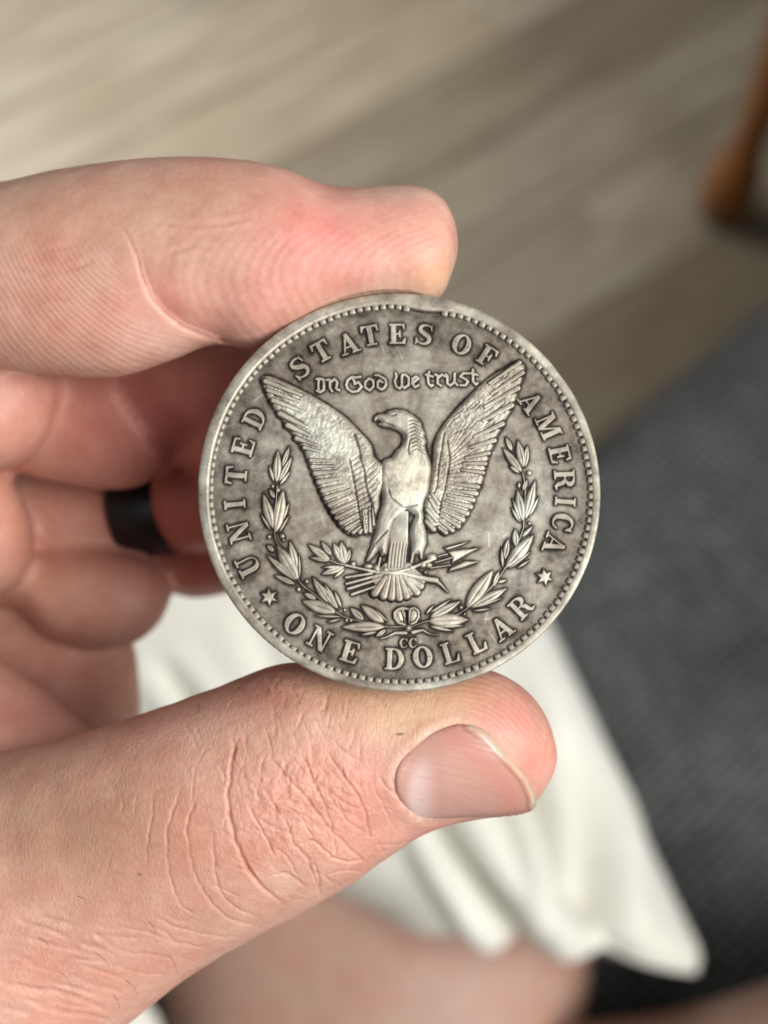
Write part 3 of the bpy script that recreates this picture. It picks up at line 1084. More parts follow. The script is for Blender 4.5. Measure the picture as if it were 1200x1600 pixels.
# ------------------------------------------------------------------ black ring on the curled finger
a, b = P(166, 742, 173.4), P(194, 858, 173.2)
m0 = (a + b) / 2
ax = P(246, 800, 173) - P(150, 812, 173.6)
ax /= np.linalg.norm(ax)
hv = (a - b) / 2
hv = hv - ax * (hv @ ax)
ev = np.cross(ax, hv / np.linalg.norm(hv))
RH, RE, LEN, TH_ = np.linalg.norm(hv) + 0.2, 7.9, 6.4, 1.2
prof_r = [(-LEN / 2, 0.0), (-LEN / 2, TH_ * 0.7), (-LEN / 2 + 0.5, TH_), (0, TH_ * 1.08), (LEN / 2 - 0.5, TH_), (LEN / 2, TH_ * 0.7), (LEN / 2, 0.0)]
RV, RF = [], []
NS = 72
for k in range(NS):
    t = 2 * math.pi * k / NS
    for l, r in prof_r:
        RV.append(ax * (l + 4.4) + hv / np.linalg.norm(hv) * math.cos(t) * (RH + r) + ev * math.sin(t) * (RE + r))
npf = len(prof_r)
for k in range(NS):
    q = (k + 1) % NS
    for j in range(npf):
        jj = (j + 1) % npf
        RF.append((k * npf + j, q * npf + j, q * npf + jj, k * npf + jj))
base = to_world([m0])[0]
ring = mesh_obj('ring', to_world(np.array(RV) + m0) - base, RF, mat_simple('black_band', (0.006, 0.006, 0.007), 0.42, 300, 0.2))
ring.location = base
ring['label'] = 'plain black band ring worn on a curled finger behind the coin'
ring['category'] = 'ring'

# ------------------------------------------------------------------ the coin
def mat_silver():
    m = NT('worn_toned_silver')
    v = m.coord()
    pat = m.attr('patina').outputs['Fac']               # 0 = black-brown tarnish, 1 = rubbed bright metal
    n1 = m.noise(420, 5, 0.65, v)
    n2 = m.noise(1800, 3, 0.6, v)
    n3 = m.noise(120, 4, 0.6, v)
    sv = m.n('ShaderNodeMapping', ins={'Vector': v, 'Scale': (1.0, 0.12, 1.0), 'Rotation': (0, 0, math.radians(-28))})
    scr = m.noise(2600, 2, 0.5, sv.outputs[0])
    sv2 = m.n('ShaderNodeMapping', ins={'Vector': v, 'Scale': (0.1, 1.0, 1.0), 'Rotation': (0, 0, math.radians(17))})
    scr2 = m.noise(2300, 2, 0.5, sv2.outputs[0])
    f = m.math('ADD', pat, m.math('MULTIPLY', m.math('SUBTRACT', n1, 0.5), 1.1))
    f = m.math('ADD', f, m.math('MULTIPLY', m.math('SUBTRACT', n2, 0.5), 0.35))
    f = m.math('ADD', f, m.math('MULTIPLY', m.math('SUBTRACT', n3, 0.5), 0.7))
    c = m.ramp(f, [(0.0, lin(44, 39, 35)), (0.22, lin(86, 79, 71)), (0.48, lin(138, 131, 121)), (0.75, lin(180, 175, 162)), (1.0, lin(220, 217, 199))])
    warm = m.ramp(n3, [(0.35, (1.04, 0.99, 0.93)), (0.55, (1.0, 1.0, 0.99)), (0.72, (0.93, 0.98, 1.02))])
    m.set(Base_Color=m.mix(1.0, c, warm, 'MULTIPLY'), Metallic=0.6, Specular_IOR_Level=0.5)
    m.set(Roughness=m.math('ADD', 0.48, m.math('MULTIPLY', n1, 0.16)))
    h = m.math('ADD', m.math('MULTIPLY', n1, 0.6), m.math('ADD', m.math('MULTIPLY', n2, 0.3), m.math('MULTIPLY', m.math('ADD', scr, scr2), 0.05)))
    m.set(Normal=m.bump(h, 0.00006, 0.7))
    return m.m


M_SILVER = mat_silver()
coin_o = to_world([CC])[0]
coin = empty('coin', coin_o, 'worn toned silver dollar coin with eagle and wreath held between thumb and finger', 'coin')
R3 = Matrix([[*(CM_R @ CX)], [*(CM_R @ CY)], [*(CM_R @ CN)]]).transposed()
coin.rotation_euler = R3.to_euler()

STEP = 0.055
MASK_N = 512
mask_lin = np.linspace(-COIN_R, COIN_R, MASK_N)
MXg, MYg = np.meshgrid(mask_lin, mask_lin)
device_mask = np.full((MASK_N, MASK_N), -9.0)


def relief(name, sdf, box, H, bevel, parent=None, step=STEP, base=0.0, detail=None, pat=(0.16, 0.85), edge=0.14, dome=0.0, label=None, bright=None, wear=None):
    """struck relief: a small surface that rises out of the field by the profile of its own outline"""
    x0, y0, x1, y1 = box
    m = 0.12
    xs = np.arange(x0 - m, x1 + m, step)
    ys = np.arange(y0 - m, y1 + m, step)
    X, Y = np.meshgrid(xs, ys)
    S = sdf(X, Y)
    t = np.clip(S / bevel, -1, 1)
    pr = np.where(t > 0, 1 - (1 - t) ** 2.2, 2.2 * t)
    Zh = H * pr
    if dome:
        Zh = Zh + dome * np.sqrt(np.clip(S / max(S.max(), 1e-6), 0, 1))
    if wear:
        Zh = np.where(Zh > 0, wear * np.tanh(Zh / wear), Zh)
    cover = smooth01(S, 0.0, edge)
    pt = pat[0] + (pat[1] - pat[0]) * cover
    if detail is not None:
        dz = detail(X, Y, S)
        Zh = Zh + dz * smooth01(S, 0, bevel)
        pt = pt + np.clip(dz * 3.5, -0.5, 0.12)
    if bright is not None:
        pt = pt + bright(X, Y)
    Zh = base + np.maximum(Zh, -0.12)
    keep = S > -0.07
    fq = keep[:-1, :-1] | keep[1:, :-1] | keep[:-1, 1:] | keep[1:, 1:]
    idx = np.arange(S.size).reshape(S.shape)
    faces = np.stack([idx[:-1, :-1][fq], idx[:-1, 1:][fq], idx[1:, 1:][fq], idx[1:, :-1][fq]], -1)
    used, inv = np.unique(faces, return_inverse=True)
    vv = np.stack([X.ravel()[used], Y.ravel()[used], Zh.ravel()[used]], -1) * MM
    o = mesh_obj(name, vv, inv.reshape(faces.shape), M_SILVER, parent or coin)
    add_float_attr(o, 'patina', np.clip(pt.ravel()[used], 0, 1))
    if label:
        o['label'] = label
    i0, i1 = np.searchsorted(mask_lin, [x0 - 0.3, x1 + 0.3])
    j0, j1 = np.searchsorted(mask_lin, [y0 - 0.3, y1 + 0.3])
    if base < 0.05:
        sub = device_mask[j0:j1, i0:i1]
        np.maximum(sub, sdf(MXg[j0:j1, i0:i1], MYg[j0:j1, i0:i1]), out=sub)
    return o


def cpts(pts, ox=0, oy=0, s=1.0):
    a = np.array(pts, float)
    x, y = coin_xy(ox + a[:, 0] / s, oy + a[:, 1] / s)
    return list(zip(x, y))


def bbox(pts, m=0.0):
    a = np.array(pts)
    return (a[:, 0].min() - m, a[:, 1].min() - m, a[:, 0].max() + m, a[:, 1].max() + m)


def poly_fn(*polys):
    def f(X, Y):
        s = np.full(X.shape, -9.0)
        for p in polys:
            s = np.maximum(s, poly_sdf(X, Y, p))
        return s
    return f


def stroke_fn(lines, r, r_end=None):
    def f(X, Y):
        s = np.full(X.shape, -9.0)
        for p in lines:
            if r_end is None:
                d, _ = seg_dist(X, Y, p)
                s = np.maximum(s, r - d)
            else:
                n = len(p) - 1
                for k in range(n):
                    (xa, ya), (xb, yb) = p[k], p[k + 1]
                    dx, dy = xb - xa, yb - ya
                    t = np.clip(((X - xa) * dx + (Y - ya) * dy) / (dx * dx + dy * dy + 1e-9), 0, 1)
                    rr = r + (r_end - r) * (k + t) / n
                    s = np.maximum(s, rr - np.hypot(X - xa - t * dx, Y - ya - t * dy))
        return s
    return f


def grooves(lines, w, dep):
    def f(X, Y, S):
        z = np.zeros(X.shape)
        for p in lines:
            d, _ = seg_dist(X, Y, p)
            z -= dep * np.exp(-(d / w) ** 2)
        return z
    return f


MMPX = 130.0 / FPX            # mm on the coin for one photo pixel

# ---- lettering -------------------------------------------------------------------------------------------------
def arc(cx, cy, rx, ry, a0, a1, n=18):
    return [(cx + rx * math.cos(math.radians(a0 + (a1 - a0) * k / n)), cy + ry * math.sin(math.radians(a0 + (a1 - a0) * k / n))) for k in range(n + 1)]


def rect(x0, y0, x1, y1):
    return [(x0, y0), (x1, y0), (x1, y1), (x0, y1)]


def band(outer, inner):
    return outer + inner[::-1]


def ribbon(pts, ws):
    """polygon of a stroke with a width at each point"""
    p = np.array(pts, float)
    t = np.gradient(p, axis=0)
    t /= np.linalg.norm(t, axis=1)[:, None]
    n = np.stack([-t[:, 1], t[:, 0]], -1)
    w = np.array(ws)[:, None] / 2
    return [tuple(q) for q in p + n * w] + [tuple(q) for q in (p - n * w)[::-1]]


sC = catmull([(0.70, 0.80), (0.60, 0.93), (0.40, 0.965), (0.20, 0.88), (0.17, 0.70), (0.36, 0.56), (0.58, 0.44), (0.66, 0.26), (0.54, 0.08), (0.33, 0.04), (0.14, 0.10), (0.05, 0.24)], 3)
sW = np.interp(np.linspace(0, 1, len(sC)), [0, 0.15, 0.35, 0.5, 0.65, 0.85, 1], [0.08, 0.09, 0.19, 0.25, 0.19, 0.09, 0.08])
cC = catmull([(0.76, 0.72), (0.66, 0.90), (0.46, 0.965), (0.24, 0.84), (0.155, 0.5), (0.24, 0.16), (0.46, 0.04), (0.66, 0.09), (0.78, 0.26)], 3)
cW = np.interp(np.linspace(0, 1, len(cC)), [0, 0.2, 0.5, 0.8, 1], [0.08, 0.09, 0.27, 0.09, 0.08])
G = {
    'I': (0.42, [rect(0.10, 0.0, 0.32, 1.0), rect(0, 0, 0.42, 0.09), rect(0, 0.91, 0.42, 1.0)]),
    'T': (0.86, [rect(0.31, 0, 0.55, 1), rect(0.18, 0, 0.68, 0.09), rect(0.02, 0.90, 0.84, 1.0), [(0.0, 0.68), (0.07, 0.68), (0.16, 0.92), (0.02, 1.0)], [(0.86, 0.68), (0.79, 0.68), (0.70, 0.92), (0.84, 1.0)]]),
    'E': (0.80, [rect(0.09, 0, 0.33, 1), rect(0, 0, 0.76, 0.10), rect(0, 0.90, 0.74, 1.0), [(0.80, 0.30), (0.73, 0.30), (0.60, 0.07), (0.76, 0.0)], [(0.77, 0.72), (0.70, 0.72), (0.60, 0.93), (0.74, 1.0)],
                 rect(0.30, 0.46, 0.54, 0.55), [(0.56, 0.33), (0.56, 0.68), (0.48, 0.68), (0.44, 0.5), (0.48, 0.33)]]),
    'F': (0.78, [rect(0.09, 0, 0.33, 1), rect(0, 0, 0.44, 0.09), rect(0, 0.90, 0.74, 1.0), [(0.78, 0.68), (0.70, 0.68), (0.60, 0.93), (0.74, 1.0)],
                 rect(0.30, 0.44, 0.54, 0.53), [(0.57, 0.30), (0.57, 0.68), (0.49, 0.68), (0.44, 0.49), (0.49, 0.30)]]),
    'L': (0.76, [rect(0.09, 0, 0.33, 1), rect(0, 0, 0.72, 0.10), rect(0, 0.91, 0.42, 1.0), [(0.78, 0.36), (0.70, 0.36), (0.56, 0.08), (0.72, 0.0)]]),
    'D': (0.88, [rect(0.09, 0, 0.32, 1), rect(0, 0, 0.42, 0.09), rect(0, 0.91, 0.42, 1.0), band(arc(0.38, 0.5, 0.50, 0.5, -90, 90), arc(0.38, 0.5, 0.25, 0.41, -90, 90))]),
    'O': (0.92, [band(arc(0.46, 0.5, 0.46, 0.51, 0, 180), arc(0.46, 0.5, 0.20, 0.42, 0, 180)), band(arc(0.46, 0.5, 0.46, 0.51, 180, 360), arc(0.46, 0.5, 0.20, 0.42, 180, 360))]),
    'U': (0.94, [rect(0.10, 0.34, 0.33, 1), rect(0.0, 0.91, 0.43, 1.0), rect(0.60, 0.91, 0.94, 1.0), rect(0.73, 0.34, 0.82, 1), band(arc(0.46, 0.36, 0.36, 0.38, 180, 360), arc(0.53, 0.36, 0.20, 0.29, 180, 360))]),
    'N': (0.98, [rect(0.13, 0, 0.22, 0.95), rect(0, 0, 0.34, 0.09), rect(0.64, 0.91, 0.98, 1.0), rect(0.76, 0.02, 0.85, 1), [(0.0, 1.0), (0.30, 1.0), (0.85, 0.06), (0.85, -0.02), (0.66, -0.02), (0.13, 0.90), (0.0, 0.91)]]),
    'M': (1.14, [rect(0.13, 0, 0.22, 0.95), rect(0, 0, 0.34, 0.09), rect(0.84, 0, 1.07, 1), rect(0.72, 0, 1.14, 0.09), rect(0.86, 0.91, 1.14, 1.0), rect(0, 0.91, 0.28, 1.0),
                 [(0.10, 1.0), (0.34, 1.0), (0.62, 0.12), (0.54, 0.0), (0.44, 0.0)], [(0.92, 1.0), (0.84, 1.0), (0.48, 0.0), (0.58, 0.0)]]),
    'A': (0.98, [rect(0, 0, 0.34, 0.09), rect(0.54, 0, 0.98, 0.09), [(0.12, 0.05), (0.20, 0.05), (0.50, 0.92), (0.42, 1.0)], [(0.62, 0.04), (0.88, 0.04), (0.56, 1.02), (0.40, 1.02), (0.38, 0.92)], rect(0.24, 0.30, 0.70, 0.38)]),
    'R': (0.94, [rect(0.09, 0, 0.32, 1), rect(0, 0, 0.42, 0.09), rect(0, 0.91, 0.42, 1.0), band(arc(0.38, 0.74, 0.42, 0.26, -90, 90), arc(0.38, 0.74, 0.19, 0.17, -90, 90)),
                 ribbon([(0.44, 0.50), (0.62, 0.40), (0.66, 0.20), (0.76, 0.05), (0.94, 0.08)], [0.10, 0.22, 0.22, 0.15, 0.07]), rect(0.30, 0.48, 0.46, 0.56)]),
    'S': (0.74, [ribbon(sC, sW), [(0.72, 1.02), (0.66, 1.0), (0.62, 0.86), (0.70, 0.68), (0.76, 0.68)], [(0.0, -0.02), (0.06, 0.0), (0.12, 0.12), (0.04, 0.32), (-0.02, 0.32)]]),
    'C': (0.86, [ribbon(cC, cW), [(0.82, 1.0), (0.76, 1.0), (0.66, 0.88), (0.76, 0.66), (0.83, 0.66)]]),
}
CAP = 33.0 * MMPX


def letter(ch, cu, cv, inward=False, cap=CAP, H=0.26, wid=1.0, turn=0.0):
    w, polys = G[ch]
    (x0, y0), = cpts([(cu, cv)])
    a = math.atan2(y0, x0)
    rot = (a - math.pi / 2) if not inward else (a + math.pi / 2)
    if cap < CAP * 0.7:
        rot = 0.0
    rot += math.radians(turn)
    c, s = math.cos(rot), math.sin(rot)
    out = []
    for p in polys:
        q = [((x - w / 2) * cap * wid, (y - 0.5) * cap) for x, y in p]
        out.append([(x0 + x * c - y * s, y0 + x * s + y * c) for x, y in q])
    allp = [pt for p in out for pt in p]
    base_fn = poly_fn(*out)
    nz = 0.02
    fn = lambda X, Y: base_fn(X, Y) + 0.092 + nz * vnoise(X * 4, Y * 4, 0, int(abs(cu) * 7) % 97)
    return relief('letter', fn, bbox(allp, 0.06), H, 0.17 if cap >= CAP * 0.7 else 0.12, step=0.048, pat=(0.16, 0.66), edge=0.17, wear=0.24)


LEG = [('U', 387, 884), ('N', 372.5, 831.5), ('I', 366.5, 788.5), ('T', 368.5, 743), ('E', 379.5, 698), ('D', 397.5, 653.5),
       ('S', 467, 575.5), ('T', 502, 549), ('A', 544, 537.5), ('T', 578, 524.5), ('E', 620.5, 522), ('S', 662, 523), ('O', 721, 538.5), ('F', 761, 557),
       ('A', 829, 629), ('M', 856, 666), ('E', 874, 710), ('R', 881.5, 750), ('I', 882.5, 784), ('C', 878.5, 816), ('A', 865.5, 850)]
for ch, cu, cv in LEG:
    letter(ch, cu, cv)
for ch, cu, cv in [('O', 460.5, 975), ('N', 499.5, 998), ('E', 547, 1018.5), ('D', 616, 1029.5), ('O', 660, 1026.5), ('L', 703, 1019.5), ('L', 744, 1003), ('A', 783.5, 981.5), ('R', 813.5, 947.5)]:
    letter(ch, cu, cv, True)
letter('C', 630, 1004.8, cap=14.5 * MMPX, H=0.17, wid=1.05)
letter('C', 644.3, 1004.5, cap=14.5 * MMPX, H=0.17, wid=1.05)

GOTHIC = [(480, 560, [[(112, 262), (150, 255), (203, 268), (208, 330), (205, 395), (160, 425), (118, 408)], [(142, 275), (136, 330), (140, 385)]]),
          (480, 560, [[(240, 272), (280, 268), (284, 375), (308, 412)], [(290, 298), (340, 258), (374, 300), (358, 378), (398, 400)]]),
          (480, 560, [[(662, 232), (610, 240), (560, 232), (505, 270), (484, 335), (505, 385), (560, 420), (630, 412), (678, 355), (640, 300), (590, 322)], [(592, 322), (585, 285), (555, 240)]]),
          (480, 560, [[(772, 252), (822, 282), (826, 350), (775, 402), (722, 365), (722, 295), (772, 252)]]),
          (480, 560, [[(846, 212), (890, 212), (975, 262), (985, 330), (960, 372), (925, 392), (880, 365), (878, 300), (905, 275), (935, 300)]]),
          (610, 560, [[(62, 190), (76, 222), (52, 285), (70, 355), (110, 378), (140, 345), (140, 225), (155, 205)], [(140, 345), (172, 372), (226, 335), (226, 245), (185, 205)]]),
          (610, 560, [[(350, 338), (305, 362), (272, 322), (275, 255), (318, 228), (348, 252), (290, 298)]]),
          (610, 560, [[(482, 168), (462, 225), (474, 318), (505, 350), (526, 335)], [(440, 205), (525, 228)]]),
          (610, 560, [[(558, 205), (590, 215), (585, 312), (628, 342)], [(597, 240), (640, 205), (682, 228)]]),
          (610, 560, [[(690, 205), (708, 230), (708, 315), (745, 342), (790, 305)], [(800, 190), (796, 300), (834, 335)]]),
          (610, 560, [[(976, 190), (905, 188), (870, 228), (935, 262), (966, 292), (935, 338), (872, 338)]]),
          (610, 560, [[(1028, 142), (1028, 290), (1062, 326), (1084, 312)], [(1008, 188), (1084, 208)]])]
for ox, oy, lines in GOTHIC:
    L = [cpts(l, ox, oy, 8) for l in lines]
    relief('letter', stroke_fn(L, 3.2 * MMPX), bbox([p for l in L for p in l], 0.2), 0.22, 0.13, step=0.045, pat=(0.16, 0.78), edge=0.15, wear=0.17)

# ---- stars
for cu, cv, r, tw in [(850.2, 902, 16.5, 8), (420, 933, 16.5, 4)]:
    (x0, y0), = cpts([(cu, cv)])
    pts = []
    for k in range(12):
        a = math.radians(tw + 90 + 30 * k)
        rr = (r if k % 2 == 0 else r * 0.52) * MMPX
        pts.append((x0 + rr * math.cos(a), y0 + rr * math.sin(a)))
    relief('star', poly_fn(pts), bbox(pts), 0.26, 0.2, step=0.045, pat=(0.16, 0.72), dome=0.05)


# ---- leaves, wreath and branch
def leaf_poly(b, t, w, bend=0.0, n=12, peak=0.45):
    b, t = np.array(b), np.array(t)
    ax = t - b
    L = np.linalg.norm(ax)
    ax = ax / L
    nr = np.array([-ax[1], ax[0]])
    up, dn = [], []
    for k in range(n + 1):
        s = k / n
        e = s ** (math.log(0.5) / math.log(peak))
        ww = w / 2 * math.sin(math.pi * e) ** 0.85 if 0 < s < 1 else 0
        c = b + ax * L * s + nr * bend * L * math.sin(math.pi * s)
        up.append(tuple(c + nr * ww))
        dn.append(tuple(c - nr * ww))
    return up + dn[::-1][1:-1]


def leaf(ox, oy, s, b, t, w, parent, H=0.3, base=0.0, name='leaf'):
    (bx, by), (tx, ty) = cpts([b, t], ox, oy, s)
    wid = max(w / s * MMPX * 1.06, 0.32)
    pl = leaf_poly((bx, by), (tx, ty), wid)
    rib = grooves([[(bx, by), (bx + 0.85 * (tx - bx), by + 0.85 * (ty - by))]], 0.07, 0.045 if wid > 0.5 else 0.0)
    bf = poly_fn(pl)
    relief(name, lambda X, Y: bf(X, Y) + 0.02, bbox(pl), H, max(0.15, wid * 0.42), parent, step=0.055, base=base, detail=rib, pat=(0.16, 0.74), edge=0.17, wear=0.27)


def blob(ox, oy, s, c, r, parent, H=0.3, name='berry', ry=None, base=0.0):
    (x0, y0), = cpts([c], ox, oy, s)
    rr = r / s * MMPX
    ryy = (ry or r) / s * MMPX
    f = lambda X, Y: (1 - np.hypot((X - x0) / rr, (Y - y0) / ryy)) * min(rr, ryy)
    relief(name, f, (x0 - rr, y0 - ryy, x0 + rr, y0 + ryy), H, min(rr, ryy) * 0.95, parent, step=0.045, base=base, pat=(0.3, 0.86), edge=0.1)


def twig(ox, oy, s, pts, r, parent=None, H=0.24, name='stem', r_end=None, base=0.0, pat=(0.16, 0.76)):
    L = cpts(pts, ox, oy, s)
    rr = r / s * MMPX
    return relief(name, stroke_fn([L], rr, None if r_end is None else r_end / s * MMPX), bbox(L, rr), H, max(0.12, rr * 0.8), parent, step=0.05, base=base, pat=pat)


stemL = catmull([(433, 760), (429, 836), (440, 858), (458, 893), (472, 914), (490, 928), (530, 960), (560, 970), (600, 979), (632, 979)], 4)
wreathL = relief('wreath_branch', stroke_fn([cpts(stemL)], 2.0 * MMPX), bbox(cpts(stemL), 0.2), 0.2, 0.12, step=0.06, pat=(0.16, 0.66))
stemR = catmull([(816, 738), (820, 765), (818, 812), (814, 835), (790, 886), (760, 925), (726, 953), (700, 966), (666, 971), (640, 980)], 4)
wreathR = relief('wreath_branch', stroke_fn([cpts(stemR)], 2.0 * MMPX), bbox(cpts(stemR), 0.2), 0.2, 0.12, step=0.06, pat=(0.16, 0.66))
LEAVES_L = [(390, 680, [((450, 740), (670, 320), 105), ((500, 520), (630, 150), 85), ((460, 790), (650, 550), 62), ((380, 740), (300, 460), 66), ((420, 760), (440, 215), 145),
                        ((400, 1000), (300, 830), 78)]),
            (400, 780, [((270, 480), (105, -110), 160), ((300, 540), (430, -160), 200), ((410, 360), (520, 40), 60), ((350, 540), (525, 240), 52), ((235, 500), (60, 215), 58), ((285, 830), (160, 700), 85)]),
            (410, 860, [((540, 330), (420, -170), 135), ((570, 490), (215, -100), 225), ((580, 445), (572, 45), 58), ((510, 470), (50, 60), 120), ((530, 540), (170, 380), 95), ((850, 770), (630, 660), 95),
                        ((1040, 840), (770, 400), 135), ((1170, 970), (600, 785), 195), ((1190, 930), (850, 490), 135)]),
            (500, 910, [((250, 310), (50, 0), 62), ((335, 410), (215, 120), 75), ((350, 540), (-110, 520), 42), ((330, 570), (90, 630), 44),
                        ((690, 600), (455, 385), 130), ((1010, 640), (620, 345), 165), ((1060, 625), (835, 395), 42), ((1040, 690), (310, 700), 168), ((900, 770), (600, 830), 62), ((1040, 730), (850, 860), 78)])]
LEAVES_R = [(760, 670, [((590, 620), (640, 240), 115), ((400, 360), (290, 120), 95), ((520, 700), (340, 570), 75), ((575, 620), (480, 165), 150), ((560, 690), (240, 290), 140), ((560, 980), (640, 780), 85), ((500, 940), (510, 820), 62)]),
            (750, 770, [((700, 430), (865, -220), 155), ((670, 465), (575, -60), 165), ((755, 385), (925, 40), 68), ((640, 480), (490, 70), 64), ((620, 475), (475, 220), 62), ((640, 700), (830, 510), 76),
                        ((560, 860), (540, 545), 125), ((380, 1060), (440, 690), 115), ((350, 1185), (330, 830), 64), ((430, 1200), (815, 900), 62), ((560, 1190), (790, 1040), 52), ((390, 1185), (850, 640), 215)]),
            (670, 880, [((1000, 380), (1100, 100), 85), ((1060, 310), (1230, 255), 64), ((620, 610), (810, 240), 66), ((640, 705), (1240, 380), 165), ((680, 705), (1190, 530), 57), ((660, 752), (995, 705), 48), ((570, 725), (1010, 90), 225),
                        ((0, 855), (520, 580), 150), ((0, 785), (370, 550), 54), ((-65, 810), (90, 640), 48), ((110, 990), (570, 975), 64), ((-10, 980), (390, 1065), 74), ((-30, 905), (640, 880), 215)])]
for par, LS in ((wreathL, LEAVES_L), (wreathR, LEAVES_R)):
    for ox, oy, ls in LS:
        for k, (b, t, w) in enumerate(ls):
            leaf(ox, oy, 10, b, t, w, par, H=0.24 + 0.10 * min(1, w / 200) + 0.006 * (k % 5))
for ox, oy, c, r in [(390, 680, (360, 800), 32), (390, 680, (440, 860), 38), (400, 780, (205, 590), 40), (400, 780, (410, 580), 46), (400, 780, (430, 642), 30), (410, 860, (690, 485), 40), (410, 860, (565, 610), 42),
                     (500, 910, (385, 430), 32), (500, 910, (412, 590), 34), (500, 910, (480, 592), 32)]:
    blob(ox, oy, 10, c, r, wreathL, 0.28)
for ox, oy, c, r in [(760, 670, (660, 690), 46), (750, 770, (765, 480), 34), (670, 880, (500, 692), 38), (670, 880, (555, 795), 28)]:
    blob(ox, oy, 10, c, r, wreathR, 0.28)
# bow
bow = twig(590, 920, 10, [(300, 330), (380, 300), (480, 320), (560, 300), (610, 330)], 34, None, 0.30, 'ribbon_bow')
blob(590, 920, 10, (335, 420), 104, bow, 0.18, 'loop', 135)
blob(590, 920, 10, (562, 405), 102, bow, 0.18, 'loop', 130)
twig(590, 920, 10, [(420, 560), (320, 530), (262, 450), (262, 370), (325, 315), (395, 330)], 34, bow, 0.27, 'loop')
twig(590, 920, 10, [(520, 550), (590, 520), (636, 440), (632, 360), (580, 305), (510, 320)], 34, bow, 0.27, 'loop')
twig(590, 920, 10, [(310, 400), (345, 480), (410, 550)], 17, bow, 0.24, 'loop')
twig(590, 920, 10, [(380, 330), (400, 420), (430, 540)], 26, bow, 0.33, 'loop', 16)
twig(590, 920, 10, [(500, 330), (490, 430), (490, 540)], 40, bow, 0.37, 'loop', 20)
blob(590, 920, 10, (478, 612), 58, bow, 0.38, 'knot')
twig(590, 920, 10, [(430, 690), (350, 690), (270, 690), (190, 730), (110, 765), (30, 785)], 44, bow, 0.24, 'tail', 16)
twig(590, 920, 10, [(545, 680), (620, 660), (700, 645), (780, 690), (850, 715), (940, 722)], 44, bow, 0.24, 'tail', 12)

# ---- the eagle
def feathers(ox, oy, s, items, parent, H, base, wmul=1.0):
    for tip, root, w in items:
        (tx, ty), (rx, ry) = cpts([tip, root], ox, oy, s)
        wid = w / s * MMPX * wmul
        pl = leaf_poly((rx, ry), (tx, ty), wid, peak=0.62)
        L = math.hypot(tx - rx, ty - ry)
        ax, ay = (tx - rx) / L, (ty - ry) / L
        r = wid * 0.5
        a0, b0 = (rx, ry), (tx - ax * r * 0.9, ty - ay * r * 0.9)
        f = stroke_fn([[a0, b0]], r * 0.78, r)
        rib = grooves([[a0, b0]], 0.05, 0.02)
        relief('feather', f, bbox([a0, b0], r), H, r * 0.9, parent, step=0.06, base=base, detail=rib, pat=(0.16, 0.70), edge=0.16)


WL = [(405.8, 591.7), (410, 587.5), (418, 586), (430, 589), (450, 598), (470, 607.5), (490, 617.5), (506.7, 627.5), (523, 638), (541.7, 651.7), (558, 668), (573, 683), (581.7, 695), (584, 703), (586, 712), (592, 720), (600, 726), (604, 750),
      (594, 775), (594, 793), (587, 810), (585.5, 822), (580, 836.7), (573, 838), (566.7, 833), (556.7, 840), (543, 836.7), (534, 830), (526.7, 821.7), (518, 806.7), (512, 798), (505, 786.7), (497, 768), (490, 750), (484, 736), (479, 724), (473, 705),
      (456.7, 681.7), (445, 666), (435, 651.7), (421.7, 631.7), (412.5, 615)]
WR = [(811.7, 561.7), (820, 570), (821.7, 580), (815, 600), (811.7, 610), (805, 630), (800, 643), (790, 658), (788, 667), (778, 682), (775, 693), (766.7, 710), (761.7, 727), (757, 746), (752, 763), (746, 773), (741.7, 787), (733, 805), (726.8, 816.7),
      (719, 826.7), (709, 832), (697.7, 836.6), (689, 833.7), (682, 827), (680.7, 831), (675, 833.7), (666.6, 832), (664, 816), (660, 793), (664, 777), (670, 752), (674, 718), (675, 697), (680, 680), (693, 660), (710, 640), (728, 621),
      (746.7, 603), (760, 591), (776.7, 580), (795, 570)]
z4 = lambda p: [(400 + x / 6, 570 + y / 6) for x, y in p]
z48 = lambda p: [(480 + x / 6, 680 + y / 6) for x, y in p]
z56 = lambda p: [(560 + x / 6, 610 + y / 6) for x, y in p]
z64 = lambda p: [(640 + x / 6, 550 + y / 6) for x, y in p]
z60 = lambda p: [(600 + x / 7.06, 770 + y / 7.06) for x, y in p]
z47 = lambda p: [(470 + x / 7.06, 770 + y / 7.06) for x, y in p]
gl = [cpts(z48(p)) for p in ([(390, 230), (430, 400), (458, 560), (480, 700), (515, 890)], [(480, 190), (530, 330), (552, 500), (600, 640), (635, 770)], [(440, 0), (480, 120), (500, 220)])]
cov = []
for k in range(14):
    y = 250 + k * 48
    x = 400 + (y - 230) * 0.15
    cov.append(cpts(z48([(x, y), (x + 60, y - 40), (x + 110, y - 60)])))
for k in range(9):
    y = 330 + k * 60
    cov.append(cpts(z48([(560, y), (610, y - 45), (650, y - 80)])))
gtip = [cpts(z4(p)) for p in ([(130, 170), (250, 240), (330, 300)], [(170, 290), (260, 345), (370, 410)], [(220, 420), (330, 480), (440, 550)], [(250, 510), (380, 590), (480, 650)], [(350, 660), (450, 720)],
                              [(200, 180), (300, 235), (420, 290)])]


def wing_bumps(seed):
    def f(X, Y):
        return 0.026 * vnoise(X * 5, Y * 5, 0, seed) + 0.026 * vnoise(X * 11, Y * 11, 0, seed + 1)
    return f


